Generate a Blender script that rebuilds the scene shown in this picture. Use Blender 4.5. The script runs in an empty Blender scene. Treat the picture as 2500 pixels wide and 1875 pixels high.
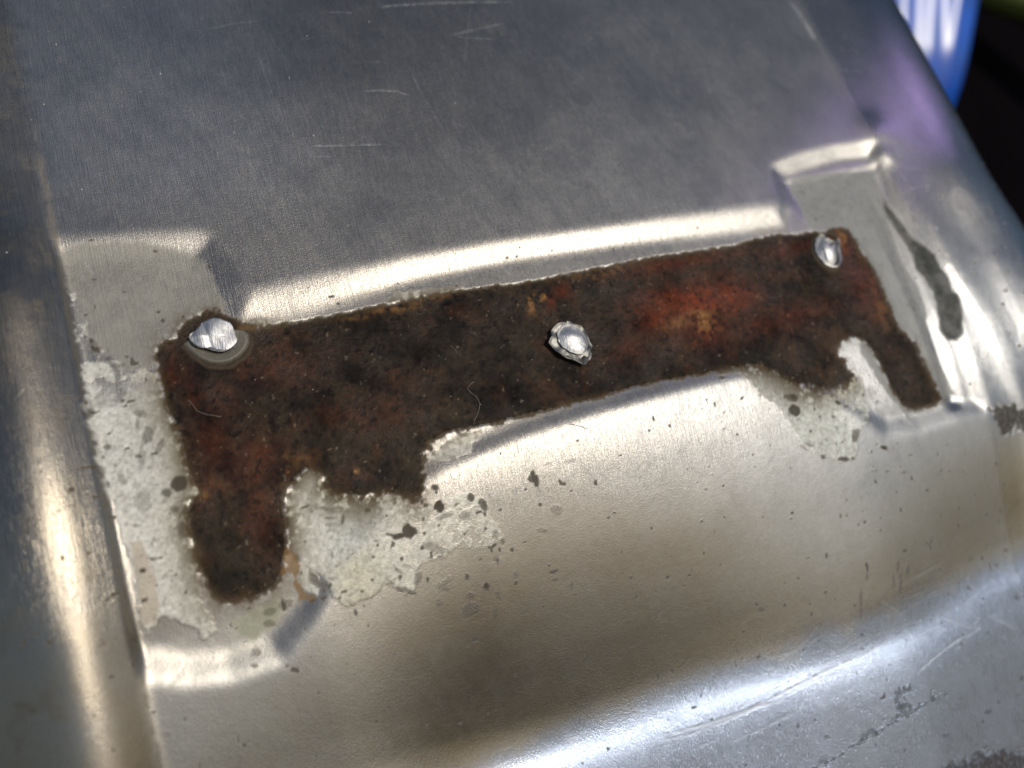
import bpy, math, random
import numpy as np
from mathutils import Matrix, Vector
rad = math.radians
C = bpy.context.scene
# 1 unit = 1 cm.  Everything is modelled in the panel's own frame (u along the recess, v across it,
# z out of the metal); the frame is leaned by LEAN about the u axis, as the panel leans in the yard.
C.unit_settings.system = 'METRIC'
C.unit_settings.scale_length = 0.01
LEAN = rad(50)
M = Matrix.Rotation(LEAN, 4, 'X')

# ---------------- camera
CAM = Vector((-0.3069, -4.5673, 9.978))
CX, CY, CZ = (0.9095, -0.3092, 0.2780), (0.1915, 0.9049, 0.3800), (-0.3690, -0.2924, 0.8822)
cm = Matrix((CX, CY, CZ)).transposed().to_4x4()
cm.translation = CAM
cd = bpy.data.cameras.new('camera')
cd.sensor_width = 36
cd.lens = 2243.8 / 2500 * 36
cd.clip_start = 0.1
cd.clip_end = 2000
cd.dof.use_dof = True
cd.dof.focus_distance = 11.2
cd.dof.aperture_fstop = 0.15
cam = bpy.data.objects.new('camera', cd)
C.collection.objects.link(cam)
cam.matrix_world = M @ cm
C.camera = cam

# ---------------- sun and sky
SUNP = Vector((math.tan(rad(20)), math.tan(rad(-5)), 1)).normalized()   # towards the sun, panel frame
SUNW = (M.to_3x3() @ SUNP).normalized()
elev = math.asin(SUNW.z)
azim = math.atan2(SUNW.x, SUNW.y)
sl = bpy.data.lights.new('sun', 'SUN')
sl.energy = 2.9
sl.angle = rad(0.6)
sl.color = (1.0, 0.93, 0.79)
so = bpy.data.objects.new('sun', sl)
C.collection.objects.link(so)
so.rotation_euler = SUNW.to_track_quat('Z', 'Y').to_euler()
w = bpy.data.worlds.new('World')
C.world = w
w.use_nodes = True
nt = w.node_tree
bg = nt.nodes['Background']
sky = nt.nodes.new('ShaderNodeTexSky')
sky.sky_type = 'NISHITA'
sky.sun_disc = False
sky.sun_elevation = elev
sky.sun_rotation = azim
nt.links.new(sky.outputs[0], bg.inputs[0])
bg.inputs[1].default_value = 0.105
C.view_settings.view_transform = 'Standard'
C.view_settings.look = 'None'
C.view_settings.exposure = -1.0
C.view_settings.gamma = 1.0

# ---------------- traced outlines, in centimetres on the panel
#DATA0
POLY={"rust":[[-0.054,0.044],[0.044,0.096],[0.143,0.129],[0.243,0.255],[0.361,0.348],[0.498,0.397],[0.659,0.394],[0.801,0.297],[0.916,0.179],[1.087,0.079],[1.381,0.088],[1.663,0.08],[1.911,0.078],[2.167,0.092],[2.43,0.112],[2.744,0.112],[2.961,0.125],[3.43,0.141],[3.958,0.12],[4.581,0.097],[5.143,0.112],[5.721,0.135],[6.17,0.145],[6.573,0.157],[7.249,0.142],[7.978,0.135],[8.268,0.179],[8.698,0.19],[9.081,0.146],[9.358,0.14],[9.516,0.08],[9.781,0.148],[9.903,0.137],[10.013,0.084],[10.055,-0.272],[10.103,-0.491],[10.142,-0.742],[10.114,-1.17],[10.124,-1.475],[10.11,-1.637],[10.232,-1.737],[10.304,-1.855],[10.321,-2.171],[10.366,-2.513],[10.466,-2.751],[10.315,-2.785],[10.207,-2.793],[10.045,-2.772],[9.886,-2.77],[9.795,-2.71],[9.738,-2.651],[9.64,-2.415],[9.592,-2.13],[9.551,-1.866],[9.453,-1.67],[9.372,-1.592],[9.25,-1.556],[9.106,-1.568],[9.013,-1.589],[8.889,-1.679],[8.837,-1.781],[8.953,-1.877],[8.963,-2.033],[9.045,-2.11],[8.873,-2.215],[8.576,-2.231],[8.317,-2.18],[8.131,-2.1],[7.926,-1.969],[7.795,-1.864],[7.638,-1.755],[7.577,-1.671],[7.255,-1.622],[6.931,-1.617],[6.395,-1.603],[5.977,-1.574],[5.447,-1.585],[4.96,-1.607],[4.598,-1.613],[4.243,-1.624],[3.853,-1.626],[3.558,-1.636],[3.331,-1.634],[3.121,-1.619],[2.91,-1.619],[2.704,-1.665],[2.644,-1.737],[2.587,-1.834],[2.508,-1.955],[2.526,-2.064],[2.441,-2.243],[2.339,-2.29],[2.188,-2.21],[2.038,-2.134],[1.949,-2.141],[1.747,-2.131],[1.639,-2.058],[1.512,-2.01],[1.4,-1.927],[1.406,-1.82],[1.387,-1.744],[1.254,-1.67],[1.165,-1.692],[1.059,-1.771],[0.954,-1.807],[0.899,-1.91],[0.878,-2.043],[0.855,-2.265],[0.821,-2.437],[0.772,-2.558],[0.734,-2.65],[0.645,-2.789],[0.523,-2.86],[0.383,-2.878],[0.255,-2.866],[0.128,-2.857],[0.054,-2.82],[0.001,-2.747],[-0.032,-2.661],[-0.068,-2.492],[-0.087,-2.358],[-0.08,-2.224],[-0.095,-2.093],[-0.099,-1.987],[-0.073,-1.816],[-0.024,-1.742],[0.042,-1.713],[0.09,-1.688],[0.07,-1.62],[0.04,-1.558],[0.015,-1.446],[0.002,-1.322],[0.003,-1.185],[0.003,-1.033],[-0.025,-0.892],[-0.057,-0.726],[-0.067,-0.616],[-0.063,-0.485],[-0.062,-0.346],[-0.068,-0.24],[-0.067,-0.095]],"w1":[[-0.827,0.897],[-0.734,0.892],[-0.717,0.837],[-0.768,0.778],[-0.76,0.699],[-0.715,0.614],[-0.698,0.509],[-0.718,0.36],[-0.677,0.252],[-0.616,0.164],[-0.569,0.045],[-0.461,-0.016],[-0.418,-0.085],[-0.45,-0.192],[-0.318,-0.17],[-0.247,-0.134],[-0.186,-0.197],[-0.097,-0.23],[-0.09,-0.489],[-0.078,-0.721],[-0.046,-0.888],[-0.02,-1.085],[-0.016,-1.322],[0.013,-1.561],[0.114,-1.612],[0.11,-1.675],[0.042,-1.713],[-0.068,-1.75],[-0.114,-1.935],[-0.097,-2.203],[-0.084,-2.445],[-0.144,-2.494],[-0.169,-2.573],[-0.163,-2.703],[-0.132,-2.879],[-0.078,-3.042],[-0.111,-3.139],[-0.188,-3.142],[-0.253,-3.056],[-0.32,-2.974],[-0.426,-2.89],[-0.508,-2.831],[-0.575,-2.816],[-0.672,-2.897],[-0.777,-2.933],[-0.751,-2.751],[-0.73,-2.507],[-0.722,-2.341],[-0.744,-2.186],[-0.785,-1.941],[-0.785,-1.724],[-0.834,-1.498],[-0.849,-1.32],[-0.864,-1.141],[-0.879,-0.961],[-0.824,-0.93],[-0.884,-0.731],[-0.893,-0.498],[-0.861,-0.348],[-0.862,-0.18],[-0.848,-0.005],[-0.848,0.221],[-0.835,0.495],[-0.836,0.698]],"w1gap":[[-0.68,0.237],[-0.566,0.064],[-0.437,-0.12],[-0.503,-0.304],[-0.487,-0.405],[-0.56,-0.462],[-0.568,-0.339],[-0.543,-0.124],[-0.624,0.016],[-0.657,0.073],[-0.697,0.031],[-0.71,0.158]],"tan":[[-0.693,-2.028],[-0.602,-2.039],[-0.567,-2.211],[-0.545,-2.43],[-0.563,-2.72],[-0.622,-2.849],[-0.753,-2.895],[-0.751,-2.751],[-0.73,-2.507],[-0.717,-2.215]],"w2":[[0.939,-1.975],[1.04,-1.851],[1.154,-1.737],[1.246,-1.702],[1.376,-1.789],[1.39,-1.887],[1.473,-1.977],[1.637,-2.067],[1.747,-2.131],[1.949,-2.141],[2.184,-2.224],[2.34,-2.285],[2.476,-2.346],[2.601,-2.459],[2.728,-2.423],[2.832,-2.357],[3.012,-2.389],[3.156,-2.493],[3.179,-2.665],[3.278,-2.815],[3.326,-2.987],[3.148,-3.042],[2.971,-3.031],[2.797,-2.961],[2.691,-2.944],[2.549,-3.025],[2.373,-3.006],[2.26,-3.011],[2.207,-3.066],[2.206,-3.161],[2.107,-3.291],[2.009,-3.28],[1.897,-3.18],[1.792,-3.1],[1.713,-3.17],[1.608,-3.224],[1.485,-3.219],[1.332,-3.246],[1.256,-3.186],[1.212,-3.094],[1.168,-2.972],[1.15,-2.86],[1.074,-2.792],[0.995,-2.78],[1.008,-2.886],[1.064,-2.994],[1.04,-3.055],[0.94,-2.987],[0.879,-2.894],[0.889,-2.765],[0.934,-2.644],[0.867,-2.538],[0.88,-2.316],[0.903,-2.095]],"w3":[[7.355,-1.656],[7.59,-1.647],[7.766,-1.916],[8.084,-2.2],[8.511,-2.298],[8.873,-2.215],[9.04,-2.121],[9.155,-2.192],[9.121,-2.432],[9.13,-2.638],[9.018,-2.788],[8.858,-2.865],[8.724,-2.969],[8.696,-3.117],[8.574,-3.238],[8.45,-3.216],[8.32,-3.215],[8.182,-3.133],[8.067,-3.09],[7.972,-3.013],[7.941,-2.934],[7.818,-2.839],[7.76,-2.715],[7.7,-2.562],[7.614,-2.386],[7.506,-2.221],[7.405,-2.12],[7.315,-1.975],[7.239,-1.837],[7.18,-1.744],[6.998,-1.704],[6.859,-1.713],[6.75,-1.669],[7.037,-1.634]],"w4":[[3.273,-1.704],[3.074,-1.691],[2.87,-1.762],[2.722,-1.829],[2.644,-1.887],[2.746,-1.923],[2.85,-1.966],[3.0,-1.935],[3.138,-1.928],[3.201,-1.895],[3.204,-1.824],[3.289,-1.791]],"w5":[[2.693,0.212],[2.841,0.266],[3.107,0.255],[3.319,0.23],[3.51,0.221],[3.696,0.189],[3.461,0.153],[3.185,0.149],[2.91,0.134],[2.697,0.132]],"w6":[[1.021,0.184],[1.136,0.214],[1.221,0.164],[1.229,0.095],[1.128,0.072],[1.032,0.106]],"t1":[[-0.863,1.361],[-0.589,1.482],[-0.162,1.419],[0.346,1.243],[0.696,1.022],[0.754,0.737],[0.79,0.465],[0.742,0.346],[0.536,0.358],[0.243,0.255],[0.043,0.138],[-0.054,0.044],[-0.094,-0.215],[-0.247,-0.134],[-0.45,-0.192],[-0.461,-0.016],[-0.616,0.164],[-0.718,0.36],[-0.715,0.614],[-0.736,0.85],[-0.845,0.954],[-0.866,1.206]],"t2":[[9.375,1.06],[9.877,1.108],[10.441,1.078],[10.991,1.007],[10.929,0.563],[10.847,-0.009],[10.797,-0.577],[10.841,-1.017],[10.808,-1.425],[10.687,-1.67],[10.624,-1.994],[10.737,-2.45],[10.787,-2.713],[10.466,-2.751],[10.366,-2.513],[10.321,-2.171],[10.304,-1.855],[10.11,-1.637],[10.114,-1.17],[10.142,-0.742],[10.055,-0.272],[10.013,0.084],[9.781,0.148],[9.54,0.127],[9.381,0.186],[9.313,0.303],[9.328,0.632],[9.34,0.889]],"tslot":[[9.383,-1.603],[9.402,-1.653],[9.459,-1.744],[9.513,-1.936],[9.563,-2.148],[9.618,-2.358],[9.668,-2.554],[9.735,-2.643],[9.82,-2.725],[9.913,-2.787],[10.087,-2.823],[10.234,-2.786],[10.395,-2.815],[10.505,-2.808],[10.48,-2.73],[10.358,-2.662],[10.268,-2.771],[10.086,-2.856],[9.934,-2.869],[9.812,-2.821],[9.759,-2.972],[9.687,-2.774],[9.617,-2.652],[9.502,-2.434],[9.42,-2.254],[9.347,-1.995],[9.287,-1.814]],"stain":[[10.955,0.492],[10.977,0.331],[11.051,0.074],[11.086,-0.202],[11.213,-0.415],[11.323,-0.605],[11.315,-0.83],[11.38,-1.019],[11.349,-1.231],[11.435,-1.311],[11.396,-1.471],[11.336,-1.688],[11.236,-1.89],[11.095,-1.98],[10.946,-1.93],[10.883,-1.765],[10.958,-1.558],[11.014,-1.37],[11.044,-1.14],[11.003,-0.908],[10.941,-0.718],[10.997,-0.503],[10.96,-0.298],[10.94,-0.062],[10.896,0.153],[10.885,0.376]],"slit":[[10.884,-1.85],[10.964,-1.916],[11.079,-1.967],[11.11,-2.082],[11.152,-2.304],[11.208,-2.572],[11.25,-2.797],[11.251,-2.919],[11.152,-2.914],[11.015,-2.855],[10.94,-2.748],[10.914,-2.586],[10.908,-2.312],[10.895,-2.077],[10.879,-1.955]],"dkright":[[11.27,-3.093],[11.45,-3.053],[11.661,-3.108],[11.789,-3.061],[11.817,-3.201],[11.909,-3.248],[12.121,-3.493],[12.065,-3.7],[11.834,-3.556],[11.719,-3.397],[11.605,-3.481],[11.478,-3.487],[11.375,-3.412],[11.392,-3.307],[11.324,-3.183]],"dkcorner":[[8.674,-7.776],[8.835,-7.494],[9.227,-7.568],[9.554,-7.585],[9.875,-7.633],[10.364,-7.829],[11.291,-8.099],[11.324,-8.929]],"pitline":[[6.767,-6.842],[7.038,-6.793],[7.35,-6.799],[7.471,-6.752],[7.759,-6.693],[7.865,-6.617],[7.928,-6.682],[8.157,-6.668],[8.314,-6.539],[8.301,-6.401],[8.455,-6.292],[8.701,-6.277],[8.713,-6.416],[8.589,-6.513],[8.643,-6.621],[8.903,-6.588],[9.004,-6.483],[9.09,-6.6],[9.375,-6.63],[9.134,-6.66],[8.74,-6.696],[8.367,-6.735],[8.067,-6.772],[7.833,-6.806],[7.55,-6.844],[7.278,-6.862],[6.947,-6.924]],"ochre1":[[0.821,-2.437],[0.867,-2.538],[0.934,-2.644],[0.889,-2.765],[0.879,-2.894],[0.94,-2.987],[1.04,-3.055],[0.959,-3.097],[0.862,-3.031],[0.827,-2.923],[0.829,-2.749],[0.787,-2.651],[0.727,-2.723],[0.746,-2.596]],"greenish":[[0.076,-3.021],[0.354,-3.012],[0.497,-2.965],[0.627,-2.978],[0.647,-3.093],[0.506,-3.228],[0.384,-3.28],[0.286,-3.33],[0.175,-3.242],[0.111,-3.138]]}
SPOTS=[[2.1965,-2.6334,0.0902,-0.0213,-0.0179,-0.0768,1.0],[2.0818,-2.6622,0.0809,0.0007,0.0019,-0.0365,1.0],[1.9704,-2.6232,0.0479,-0.0201,-0.0044,-0.01,1.0],[1.1951,-2.103,0.0609,0.0068,0.0106,-0.0847,0.35],[1.3774,-2.1908,0.0545,-0.0131,-0.0089,-0.0379,0.4],[1.3213,-2.1585,0.0455,-0.0197,-0.0072,-0.0168,0.5],[1.358,-2.2737,0.0725,-0.0176,-0.0033,-0.0142,0.6],[1.4933,-2.3252,0.0184,-0.0079,-0.0218,-0.0501,0.8],[1.3764,-2.3591,0.0687,-0.0297,-0.0096,-0.0221,0.3],[1.793,-2.2919,0.0339,-0.0093,-0.0062,-0.0245,0.8],[2.6226,-2.4561,0.045,-0.039,-0.0452,-0.0444,1.0],[2.62,-2.2379,0.0434,-0.0178,-0.0131,-0.0287,0.9],[2.4249,-2.3595,0.0182,-0.0042,-0.0072,-0.0301,0.9],[3.0192,-2.4456,0.041,-0.0249,-0.0257,-0.0363,0.9],[3.1511,-2.5533,0.0476,0.008,0.0191,-0.0743,0.8],[2.8192,-2.4826,0.0406,0.0037,0.0011,-0.0075,0.9],[2.9941,-3.445,0.03,-0.0253,-0.031,-0.0299,1.0],[2.7825,-3.2853,0.0272,-0.0068,-0.0059,-0.0284,0.9],[2.457,-3.3163,0.0766,-0.0318,-0.0143,-0.0329,0.35],[2.523,-3.2708,0.1119,0.0365,0.0113,-0.0231,0.3],[2.7906,-3.4927,0.0479,-0.0122,-0.0058,-0.0296,0.5],[2.7481,-3.6372,0.1094,0.0057,0.0128,-0.0618,0.5],[2.3093,-2.8533,0.0235,-0.0056,-0.0043,-0.0189,1.0],[1.7282,-2.8118,0.0174,-0.0043,-0.0032,-0.014,0.9],[2.0459,-2.9101,0.0217,-0.0053,-0.0059,-0.0257,1.0],[1.6609,-3.0461,0.0223,-0.0056,-0.0032,-0.0138,0.9],[2.4546,-2.8818,0.1331,-0.0673,-0.0239,-0.0424,0.5],[2.4994,-2.9921,0.0398,-0.0096,-0.0021,-0.0094,0.8],[1.7925,-2.6486,0.0224,-0.0055,-0.0028,-0.0117,0.8],[1.8064,-2.7015,0.0125,-0.003,-0.0027,-0.0117,0.9],[2.3937,-2.5482,0.0156,-0.0037,-0.005,-0.0214,0.8],[2.3712,-2.7034,0.0183,-0.0043,-0.0038,-0.0166,0.9],[2.5616,-2.6568,0.0105,-0.0025,-0.0033,-0.0143,0.9],[3.117,-2.8265,0.0191,-0.0046,-0.0038,-0.0169,0.8],[3.2297,-2.9044,0.0303,-0.0073,-0.0075,-0.0338,0.5],[3.3011,-3.0108,0.0278,-0.0067,-0.0052,-0.0242,0.6],[3.1218,-3.0343,0.0165,-0.004,-0.0026,-0.012,0.8],[2.6646,-2.5736,0.1076,0.0096,0.0038,-0.0247,0.5],[2.8928,-2.6207,0.0808,-0.019,-0.0111,-0.0482,0.45],[1.9838,-3.0281,0.0448,-0.0462,-0.0133,-0.0108,0.6],[2.1098,-3.0095,0.0561,-0.0347,-0.0124,-0.0178,0.4],[2.0278,-3.2534,0.1068,-0.055,-0.0128,-0.0228,0.7],[1.8559,-3.1191,0.0444,-0.0461,-0.0132,-0.0107,0.6],[2.1845,-3.1632,0.0341,-0.021,-0.0412,-0.0591,0.5],[1.2662,-3.1386,0.0167,-0.0044,-0.0036,-0.0159,0.7],[1.2894,-2.6738,0.0164,-0.0047,-0.0085,-0.0354,0.6],[1.3073,-2.8054,0.0185,-0.0056,-0.004,-0.0164,0.6],[3.1212,-3.5722,0.0222,-0.0058,-0.0068,-0.0359,0.4],[2.3826,-3.4703,0.0402,-0.0101,-0.0097,-0.0468,0.3],[3.0577,-3.7565,0.0276,-0.0074,-0.0132,-0.0719,0.3],[1.6988,-2.6057,0.0315,-0.0084,-0.0065,-0.0262,0.3],[1.7565,-2.1739,0.0497,-0.0118,-0.0087,-0.0361,0.5],[-0.3198,-0.9205,0.0429,-0.0294,-0.0486,-0.0882,0.6],[-0.4295,-1.1439,0.026,-0.0061,-0.0268,-0.145,0.35],[-0.2289,-1.0757,0.0269,-0.0224,-0.0606,-0.0902,0.5],[-0.3608,-0.6782,0.0627,-0.0274,-0.0138,-0.0393,0.5],[-0.406,-0.7852,0.023,-0.0051,-0.0136,-0.0743,0.5],[-0.2607,-1.5955,0.054,-0.0242,-0.0174,-0.0463,0.8],[-0.1124,-1.5389,0.0714,-0.0488,-0.0446,-0.0761,1.0],[-0.2156,-1.7979,0.0456,-0.0112,-0.0076,-0.0379,0.7],[-0.6852,0.2073,0.0501,0.0112,0.0128,-0.098,0.4],[-0.8358,-0.5658,0.0342,0.0007,-0.0083,-0.0549,0.7],[-0.7511,-0.9749,0.0351,-0.008,-0.0057,-0.0326,0.8],[-0.6487,0.0177,0.0297,-0.006,-0.0046,-0.0273,0.7],[-0.5562,0.0093,0.0199,-0.004,-0.004,-0.0234,0.6],[-0.5068,-0.1519,0.0301,0.0062,0.0149,-0.1159,0.3],[-0.5064,-0.4897,0.0299,0.0057,0.002,-0.0152,0.9],[-0.4434,-0.0842,0.03,-0.0061,-0.0041,-0.0234,0.5],[0.7175,0.9505,0.0182,-0.0045,-0.0044,-0.021,1.0],[0.1582,1.2553,0.0186,-0.0112,-0.0059,-0.0105,1.0],[0.0499,0.4899,0.0245,-0.0045,-0.0035,-0.0186,1.0],[-1.137,0.6275,0.0213,0.0017,-0.0032,-0.0248,0.5],[-1.0921,-0.6935,0.0236,-0.0005,-0.0082,-0.0555,0.3],[-0.8464,-1.263,0.0199,-0.0633,-0.0313,-0.0232,0.4],[-0.668,-1.3502,0.0353,0.0055,0.0121,-0.0894,0.35],[-1.5443,-0.7565,0.0179,-0.0048,-0.0046,-0.0311,0.3],[-1.5806,-0.7913,0.0269,-0.0076,-0.0025,-0.0172,0.3],[-0.6479,-2.3317,0.0285,0.0031,0.0032,-0.0236,1.1],[-0.6155,-1.8681,0.0632,-0.0159,-0.0039,-0.0203,0.5],[-0.1676,-1.8995,0.0283,-0.0193,-0.0616,-0.1026,0.6],[-0.1268,-2.0354,0.0359,-0.009,-0.0076,-0.0374,0.3],[-0.2154,-1.7973,0.0488,-0.012,-0.0076,-0.0379,0.6],[-0.681,-2.6232,0.0302,0.0088,0.005,-0.0161,0.9],[-0.1953,-2.036,0.0422,-0.0106,-0.0172,-0.0846,0.5],[-0.5047,-1.6358,0.0809,0.0113,0.0142,-0.1052,0.35],[0.2899,-3.4404,0.0465,-0.014,-0.0099,-0.0439,0.5],[0.2433,-3.5698,0.0363,-0.011,-0.0037,-0.0166,0.6],[0.489,-3.1858,0.0609,-0.0175,-0.0073,-0.0334,0.5],[0.5145,-3.069,0.069,0.0052,0.0058,-0.0415,0.5],[0.7038,-3.0323,0.0872,0.0062,0.0061,-0.0455,0.5],[-0.1074,-2.6058,0.0553,-0.0148,-0.0103,-0.0494,0.5],[-1.6728,-2.0757,0.0262,-0.0082,-0.0072,-0.0401,0.4],[-1.9166,-3.3169,0.0723,-0.0242,-0.0058,-0.0294,0.4],[-1.8385,-3.3901,0.0433,-0.0144,-0.0044,-0.022,0.4],[-0.7202,-3.9615,0.0368,-0.0118,-0.0064,-0.0311,0.3],[-0.9219,-3.2241,0.0116,-0.0026,-0.0042,-0.0222,0.8],[-1.0998,-2.078,0.0172,-0.0024,-0.0023,-0.0131,0.8],[0.907,-2.6052,0.0385,-0.0099,-0.0099,-0.0445,0.6],[1.0366,-2.8561,0.0441,0.011,0.0207,-0.07,0.6],[1.1065,-2.9514,0.0637,-0.0667,-0.0339,-0.0346,0.5],[3.8529,-2.3593,0.0299,-0.0067,-0.0096,-0.0378,0.9],[3.8493,-2.4183,0.0685,-0.0155,-0.0121,-0.0489,0.9],[3.8673,-2.4819,0.03,-0.0068,-0.0064,-0.0263,0.9],[5.668,-2.0543,0.0147,0.0003,-0.0003,-0.0338,1.0],[4.5442,-2.1031,0.0222,-0.0048,-0.0034,-0.0118,0.9],[3.866,-2.7241,0.0258,-0.006,-0.0039,-0.0167,0.9],[4.3691,-2.3128,0.0674,0.0061,0.0033,-0.0237,0.3],[4.089,-2.2812,0.0663,0.0061,0.0027,-0.0196,0.3],[2.9179,-1.9504,0.0505,-0.0131,-0.013,-0.0402,0.35],[2.6773,-1.9854,0.1151,-0.0301,-0.0242,-0.0789,0.2],[7.8678,-2.2393,0.0695,-0.0142,-0.0225,-0.0611,0.9],[7.8339,-2.3959,0.0909,-0.0189,-0.0272,-0.0777,1.0],[8.5821,-2.4387,0.04,-0.032,-0.0312,-0.021,1.0],[8.6875,-2.5196,0.0373,-0.0061,-0.0126,-0.0231,0.8],[6.8629,-1.7409,0.0442,-0.0096,-0.0116,-0.0232,0.8],[9.0166,-2.3152,0.0862,-0.0171,-0.0249,-0.0632,0.35],[9.2296,-2.4063,0.1165,-0.0231,-0.0315,-0.0813,0.25],[9.2982,-2.5538,0.0292,-0.0059,-0.0085,-0.0225,0.6],[8.4243,-2.6193,0.0276,-0.0058,-0.0078,-0.0218,0.7],[8.955,-2.6523,0.0646,-0.0102,-0.0168,-0.028,0.5],[8.9904,-2.7723,0.0766,-0.0128,-0.0164,-0.0319,0.5],[8.7058,-2.9409,0.0505,-0.0229,-0.0579,-0.0776,0.7],[8.4099,-3.2,0.1104,-0.0247,-0.0104,-0.032,0.9],[8.0804,-3.0917,0.0377,-0.0085,-0.0095,-0.0297,0.8],[8.5654,-3.2233,0.039,-0.0087,-0.0084,-0.0257,0.8],[9.1388,-3.1974,0.0596,-0.032,-0.0236,-0.0257,1.0],[8.9042,-3.2052,0.0229,-0.005,-0.0058,-0.0173,0.8],[6.993,-2.8195,0.0152,-0.0034,-0.0037,-0.0124,1.0],[6.8288,-2.516,0.0176,-0.0038,-0.0045,-0.0145,0.9],[7.5165,-3.1138,0.013,-0.003,-0.0031,-0.0104,1.0],[8.8658,-3.463,0.0459,-0.0102,-0.0041,-0.0129,0.6],[9.0977,-3.5142,0.0411,-0.009,-0.0041,-0.013,0.6],[9.3743,-3.5909,0.054,-0.0118,-0.0046,-0.0152,0.7],[9.7489,-3.9233,0.025,-0.0055,-0.0049,-0.0175,0.8],[10.9264,-3.9728,0.0234,-0.005,-0.0032,-0.0135,0.8],[7.9273,-2.8982,0.0683,-0.0385,-0.0156,-0.0179,0.5],[5.9701,-2.7713,0.012,-0.0027,-0.0027,-0.01,1.0],[6.3164,-2.9189,0.0122,-0.0028,-0.0027,-0.0101,1.0],[6.0717,-2.9682,0.0121,-0.0028,-0.0025,-0.01,1.0],[6.4475,-3.0926,0.0123,-0.0029,-0.0026,-0.0101,1.0],[7.3933,-3.6788,0.023,-0.0058,-0.0037,-0.0144,1.0],[7.8107,-2.9065,0.0536,-0.0509,-0.0207,-0.0139,0.4],[3.5724,-3.0845,0.0212,-0.0052,-0.0019,-0.0091,0.8],[3.8674,-2.7179,0.0258,-0.006,-0.0039,-0.0167,0.9],[3.8409,-3.4209,0.0152,-0.0038,-0.0025,-0.0129,0.9],[3.8866,-3.5969,0.0353,-0.0037,0.0003,-0.0172,0.7],[4.0934,-3.7185,0.0176,-0.0046,-0.0082,-0.0446,0.5],[3.0549,-3.7509,0.0207,-0.0056,-0.0099,-0.0539,0.4],[2.7163,-3.6521,0.0781,0.0171,0.022,-0.0541,0.3],[2.7884,-3.5029,0.0451,-0.0115,-0.0056,-0.0284,0.4],[3.3716,-3.5028,0.0211,-0.0054,-0.0042,-0.0217,0.8],[3.3954,-3.4042,0.0338,-0.0086,-0.0072,-0.0363,0.4],[3.835,-3.0127,0.0646,-0.0156,-0.0056,-0.0258,0.4],[4.0595,-2.8217,0.0871,-0.0205,-0.0127,-0.056,0.35],[3.6803,-3.8515,0.0108,-0.0029,-0.002,-0.011,1.0],[4.1307,-3.8298,0.011,-0.0029,-0.0017,-0.0093,0.9],[4.828,-3.0436,0.0227,-0.0054,-0.0021,-0.0095,0.8],[4.8364,-3.5158,0.0137,-0.0035,-0.003,-0.0152,0.7],[4.9031,-3.8363,0.0204,-0.0122,-0.0067,-0.0095,0.9],[6.0304,-3.4413,0.0144,-0.0036,-0.0026,-0.0118,1.0],[6.3729,-3.4742,0.0146,-0.0036,-0.0023,-0.01,1.0],[7.3986,-3.6794,0.023,-0.0058,-0.0031,-0.0123,1.0],[7.3661,-3.7432,0.0153,-0.0039,-0.0031,-0.0123,1.0],[7.7912,-4.3404,0.0258,-0.0069,-0.01,-0.0413,0.8],[8.3716,-4.7626,0.0166,-0.0044,-0.0088,-0.0377,0.6],[8.1934,-5.0848,0.0215,-0.006,-0.0405,-0.1877,0.5],[8.809,-4.9596,0.0237,-0.0061,-0.0264,-0.1058,0.4],[8.9343,-4.9916,0.0302,-0.0077,-0.0373,-0.1487,0.5],[8.9378,-4.789,0.0302,-0.0075,-0.0216,-0.085,0.45],[9.0948,-4.8731,0.0371,-0.0091,-0.0166,-0.0641,0.4],[7.676,-4.7902,0.0153,-0.0043,-0.0035,-0.0165,1.0],[7.0345,-4.7708,0.0146,-0.0042,-0.0035,-0.0183,1.0],[6.6783,-4.7145,0.0433,-0.0126,-0.0051,-0.0283,0.4],[7.4104,-4.9968,0.0149,-0.0043,-0.0058,-0.0287,0.9],[6.3815,-4.9115,0.0142,-0.0042,-0.0022,-0.0121,0.9],[7.8035,-4.9048,0.0129,-0.0036,-0.0022,-0.0103,1.0],[8.0939,-5.0857,0.0213,-0.006,-0.0027,-0.0125,0.9],[8.1225,-5.4823,0.0263,-0.0077,-0.0051,-0.0186,0.9],[7.4462,-5.3519,0.0197,-0.0059,-0.004,-0.0164,0.6],[9.9127,-7.0863,0.0886,-0.0053,0.0042,-0.0321,0.7],[9.0403,-7.1432,0.0696,-0.0225,-0.0103,-0.0285,0.6],[7.1887,-6.5499,0.0381,-0.0125,-0.0053,-0.0178,0.6],[8.7534,-4.2465,0.0144,-0.0035,-0.0036,-0.0127,1.0],[8.7988,-4.0894,0.0173,-0.0041,-0.0037,-0.0128,0.8],[10.8418,-5.2349,0.0453,-0.0116,-0.0125,-0.0312,0.6],[11.1136,-5.0822,0.0456,-0.0115,-0.008,-0.0226,0.7],[11.0364,-5.7719,0.0446,-0.0122,-0.0114,-0.0265,0.8],[9.731,-5.0199,0.0227,-0.0056,-0.0036,-0.0131,0.9],[10.3317,-5.701,0.0306,-0.0085,-0.0049,-0.0108,0.7],[9.7885,-5.3839,0.0279,-0.0074,-0.0072,-0.0194,0.7],[10.3649,-5.0189,0.0399,-0.0097,-0.0079,-0.0266,0.4],[6.4547,-5.1484,0.0094,-0.0029,-0.0058,-0.0282,0.5]]
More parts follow.
